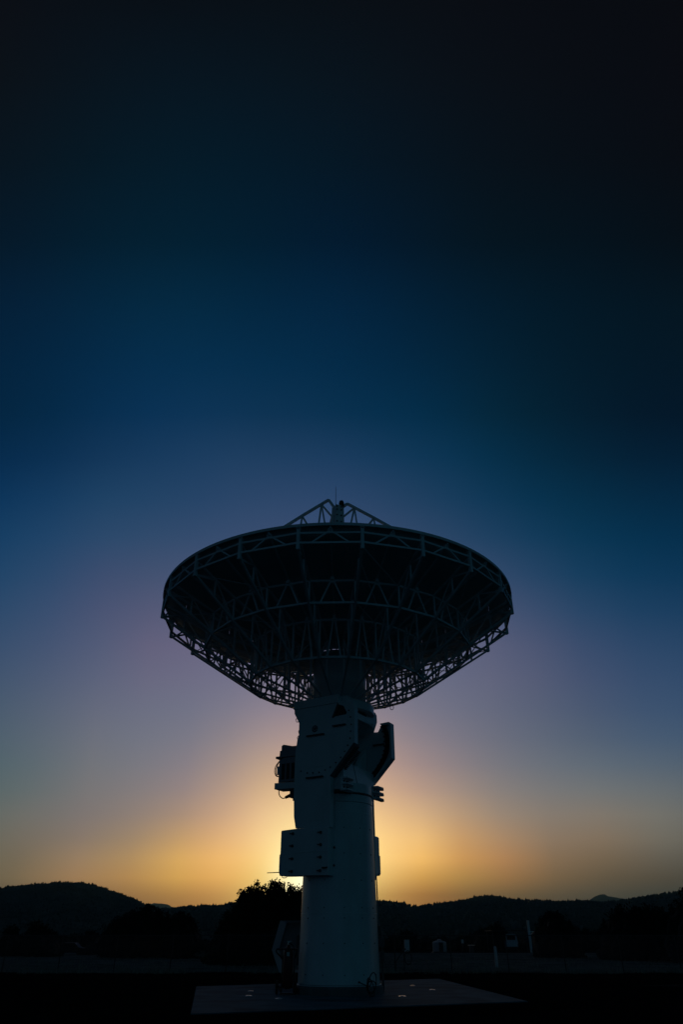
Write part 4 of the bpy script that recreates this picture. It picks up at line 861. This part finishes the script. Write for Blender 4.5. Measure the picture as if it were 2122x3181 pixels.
ptree('cedar_tree', 112, [(262, 2960), (268, 2896), (278, 2888), (288, 2890), (294, 2905), (298, 2960)],
      1.8, .2, 'leaf2', 'small dark tree alone between the round and the broad left trees', 'tree', TG, 16, 36, core=.85, sp_r=.7)
ptree('cedar_tree', 96, [(1672, 2972), (1676, 2900), (1684, 2858), (1696, 2836), (1712, 2830), (1732, 2836), (1750, 2850), (1770, 2875), (1788, 2925), (1800, 2972)],
      4.2, .2, 'leaf2', 'dark egg shaped tree standing just right of the white pole', 'tree', TG, 46, 40, core=.85, sp_r=.8)
ptree('cedar_tree', 84, [(1884, 2975), (1892, 2900), (1902, 2850), (1920, 2818), (1940, 2810), (1960, 2818), (1982, 2822), (2000, 2812), (2025, 2808), (2050, 2820), (2070, 2845), (2086, 2890), (2096, 2980)],
      5, .19, 'leaf2', 'widest dark tree on the right, two rounded crowns side by side', 'tree', TG, 66, 40, core=.85, sp_r=.85)
ptree('cedar_tree', 74, [(2096, 2970), (2104, 2850), (2112, 2790), (2124, 2768), (2140, 2752), (2180, 2735), (2220, 2760), (2250, 2850), (2270, 2980)],
      4, .18, 'leaf2', 'tall dark tree cut off by the right border', 'tree', TG, 44, 40, core=.85, sp_r=.8)
BG = 'dark bushes in a row along the far road'
bush = [(1186, 1262, 2899, 'dark bush right beside the pedestal, behind the white cabinet'), (1232, 1296, 2888, 'rounded dark bush rising above the white cabinet'), (1290, 1352, 2905, 'dark bush between the white cabinet and the tank'),
        (1335, 1410, 2903, 'dark bush straight behind the pale tank'), (1400, 1462, 2902, 'dark bush behind the small sign'), (1446, 1502, 2888, 'dark bush behind the low box with a pale lid'),
        (1480, 1528, 2876, 'taller dark bush left of the marker post'), (1512, 1572, 2862, 'tallest dark bush of the row, behind the marker post'), (1562, 1618, 2899, 'dark bush behind the canopy of the van'),
        (1610, 1680, 2902, 'dark bush behind the thick pole'), (1795, 1850, 2880, 'dark bush right of the egg shaped tree'), (1840, 1905, 2873, 'dark bush left of the widest right tree'),
        (172, 222, 2900, 'dark bush right of the round left tree'), (212, 266, 2894, 'dark bush beside the small lone tree on the left'), (292, 330, 2905, 'dark bush tucked against the broad left tree'), (612, 655, 2915, 'dark bush in the gap left of the largest tree')]
for i, (x0, x1, yt, lb) in enumerate(bush):
    w_ = x1 - x0
    ptree('bush', 140 + (i % 3) * 4, [(x0, 2950), (x0 + w_ * .12, yt + 18), (x0 + w_ * .3, yt + 4), (x0 + w_ * .5, yt), (x0 + w_ * .72, yt + 5), (x0 + w_ * .9, yt + 18), (x1, 2950)],
          2.2, .22, 'leaf2', lb, 'bush', BG, 14, 34, core=.85, sp_r=.85)
ptree('sage_bush', 92, [(596, 2972), (602, 2954), (614, 2948), (628, 2950), (640, 2956), (648, 2972)], 1.4, .1, 'pale_leaf', 'pale silvery shrub at the foot of the largest tree', 'bush', None, 22, 30, core=0, sp_r=.5, trunk=False)

# dry grass along the fence line and across the field
b = MB()
for i in range(5200):
    if i < 2600:
        x = random.uniform(-42, 60); y = 53.6 + random.gauss(.2, .7) + .5 * math.sin(x * .7)
        if math.sin(x * .9) + math.sin(x * .37 + 1) < random.uniform(-1.2, 1.0): continue
        h = random.uniform(.10, .34)
    else:
        y = 55 + 45 * random.random() ** 1.6; x = random.uniform(-.55, .6) * y * 1.15; h = random.uniform(.1, .3)
    for k in range(4):
        a = random.uniform(0, 6.28); q = Vector((x + random.uniform(-.2, .2), y + random.uniform(-.2, .2), GZ)); e = Vector((math.cos(a), math.sin(a), 0)) * .02
        tip = q + Vector((random.gauss(0, .08), random.gauss(0, .08), h)); o = len(b.v); b.v += [q - e, q + e, tip]; b.f.append((o, o + 1, o + 2))
tag(b.build('dry_grass', 'tuft', fix=False), 'sparse pale tufts of dry grass along the fence and over the field', 'grass', kind='stuff')
b = MB()
for i in range(5000):
    x = random.uniform(-30, 34); y = random.uniform(16, 53)
    if -7 < x < 7 and 22 < y < 44: continue
    for k in range(4):
        a = random.uniform(0, 6.28); q = Vector((x + random.uniform(-.15, .15), y + random.uniform(-.15, .15), GZ)); e = Vector((math.cos(a), math.sin(a), 0)) * .012
        tip = q + Vector((random.gauss(0, .05), random.gauss(0, .05), random.uniform(.04, .12))); o = len(b.v); b.v += [q - e, q + e, tip]; b.f.append((o, o + 1, o + 2))
tag(b.build('short_grass', mat('yard_weeds', (.011, .0125, .009), .9, 0, .3, 1., spec=0.), fix=False), 'thin dark weeds scattered over the bare yard around the pad', 'weeds', kind='stuff')

# ================================================================== hills
def ridge(name, D, prof, m, toe, seed, rough, az_ext):
    rnd = random.Random(seed); pa = sorted([(azel(x, y)) for x, y in prof])
    azs = [a for a, _ in pa]
    def el(a):
        if a <= pa[0][0]: return pa[0][1]
        for (a0, e0), (a1, e1) in zip(pa, pa[1:]):
            if a <= a1:
                t = (a - a0) / max(a1 - a0, 1e-9); t = t * t * (3 - 2 * t) * .5 + t * .5
                return e0 + (e1 - e0) * t
        return pa[-1][1]
    lo_, hi_ = az_ext; n = int((hi_ - lo_) / R(.12)); rows = 14; vs = []; fs = []; tops = []
    ph = [rnd.uniform(0, 6.28) for _ in range(6)]
    for i in range(n + 1):
        a = lo_ + (hi_ - lo_) * i / n; e = el(a)
        if a < pa[0][0]: e += R(.5) * math.sin((pa[0][0] - a) * 9) * min(1, (pa[0][0] - a) * 8)
        if a > pa[-1][0]: e += R(.6) * math.sin((a - pa[-1][0]) * 8) * min(1, (a - pa[-1][0]) * 8)
        hgt = max(EYE + D * math.tan(max(e, -.01)) + rough * rnd.uniform(-1, 1) - GZ, -2)
        tops.append((a, hgt))
        for k in range(rows + 4):
            if k <= rows:
                t = k / rows; d = D * (toe + (1 - toe) * t); s_ = t ** 1.25
                gul = 1 - .22 * math.sin(math.pi * t) * (.5 + .5 * math.sin(a * 46 + ph[0] + 2 * math.sin(a * 17 + ph[1]) + t * 2))
                z = hgt * s_ * gul
            else:
                t = (k - rows) / 3; d = D * (1 + .5 * t); z = hgt * (1 - t) ** 1.3 - 3 * t
            vs.append((math.sin(a) * d, math.cos(a) * d, GZ + z - (1.5 if k == 0 else 0)))
    r2 = rows + 4
    for i in range(n): fs += [(i * r2 + k, (i + 1) * r2 + k, (i + 1) * r2 + k + 1, i * r2 + k + 1) for k in range(r2 - 1)]
    b = MB(); b.add(vs, fs); o = tag(b.build(name, m, smooth=True), kind='structure')
    return vs, r2, rows, n
HA = ridge('hills', 1500, [(-260, 2800), (-120, 2775), (0, 2758), (25, 2752), (120, 2744), (190, 2739), (245, 2740), (285, 2745), (310, 2752), (345, 2765), (380, 2777), (410, 2788), (455, 2808), (500, 2822), (560, 2838), (640, 2868), (720, 2905)], 'hill', .42, 1, .5, (R(-62), azel(720, 2905)[0]))
HB = ridge('hills', 2100, [(420, 2850), (470, 2828), (520, 2826), (545, 2824), (570, 2820), (590, 2818), (610, 2820), (622, 2816), (640, 2815), (680, 2816), (725, 2808), (800, 2795), (870, 2790), (960, 2786), (1060, 2792), (1170, 2801), (1215, 2805), (1260, 2809), (1280, 2815), (1300, 2818), (1330, 2812), (1370, 2808), (1400, 2805), (1440, 2799), (1460, 2795), (1490, 2788), (1520, 2786), (1560, 2791), (1600, 2798), (1660, 2801), (1750, 2803), (1815, 2802), (1880, 2806), (1920, 2802), (1970, 2794), (2050, 2782), (2122, 2770), (2300, 2750), (2500, 2765)], 'hill', .36, 2, .6, (azel(420, 2850)[0], R(62)))
ridge('mountains', 6500, [(380, 2870), (440, 2826), (455, 2814), (465, 2808), (475, 2804), (500, 2805), (520, 2808), (535, 2816), (550, 2824), (600, 2850)], 'far', .75, 3, 1.5, (azel(380, 2870)[0], azel(600, 2850)[0]))
ridge('mountains', 5200, [(1740, 2850), (1815, 2806), (1826, 2799), (1840, 2788), (1852, 2782), (1860, 2778), (1872, 2776), (1880, 2778), (1890, 2783), (1930, 2789), (1960, 2793), (2000, 2799), (2080, 2830)], 'far', .75, 4, 1.5, (azel(1740, 2850)[0], azel(2080, 2830)[0]))
# scrub trees on the hills: one far-off wood
b = MB(); rnd = random.Random(9)
def scrub(H, count, hmin, hmax, ridge_frac, vis):
    vs, r2, rows, n = H
    for _ in range(count):
        i = rnd.randrange(int(n * vis[0]), int(n * vis[1])); onr = rnd.random() < ridge_frac
        k = rows - 1 if onr else int(rows * (rnd.random() ** .7) * .99)
        f, g_ = rnd.random(), (rnd.uniform(.7, 1.0) if onr else rnd.random())
        A = Vector(vs[i * r2 + k]); B_ = Vector(vs[(i + 1) * r2 + k]); C_ = Vector(vs[i * r2 + k + 1]); D_ = Vector(vs[(i + 1) * r2 + k + 1])
        p = (A * (1 - f) + B_ * f) * (1 - g_) + (C_ * (1 - f) + D_ * f) * g_
        h = rnd.uniform(hmin, hmax) * (1.3 if rnd.random() < .12 else 1); w_ = h * rnd.uniform(.3, .55); a = rnd.uniform(0, 6)
        ring = [p + Vector((math.cos(a + j * 1.2566) * w_ * rnd.uniform(.8, 1.2), math.sin(a + j * 1.2566) * w_, h * rnd.uniform(.25, .45))) for j in range(5)]
        o = len(b.v); b.v += [p - Vector((0, 0, 1))] + ring + [p + Vector((0, 0, h))]
        b.f += [(o, o + 1 + (j + 1) % 5, o + 1 + j) for j in range(5)] + [(o + 6, o + 1 + j, o + 1 + (j + 1) % 5) for j in range(5)]
scrub(HA, 6000, 1.2, 3.0, .15, (.25, .95)); scrub(HB, 14000, 3.0, 7.5, .22, (.0, .75))
tag(b.build('hill_forest', 'forest', fix=False), 'far scrubby woodland speckling the slopes and ridges of the hills', 'woodland', kind='stuff')

# ================================================================== air
hz = MB(); hz.box((0, 3600, 150), (15000, 8400, 304)); HZ = tag(hz.build('haze', 'white'), kind='stuff')
m = bpy.data.materials.new('evening_haze'); m.use_nodes = True; nt = m.node_tree; nt.nodes.clear()
ov = nt.nodes.new('ShaderNodeOutputMaterial'); pv = nt.nodes.new('ShaderNodeVolumePrincipled')
pv.inputs['Color'].default_value = (.36, .76, .85, 1); pv.inputs['Density'].default_value = HAZE; pv.inputs['Anisotropy'].default_value = .35
nt.links.new(pv.outputs['Volume'], ov.inputs['Volume']); HZ.data.materials.clear(); HZ.data.materials.append(m)
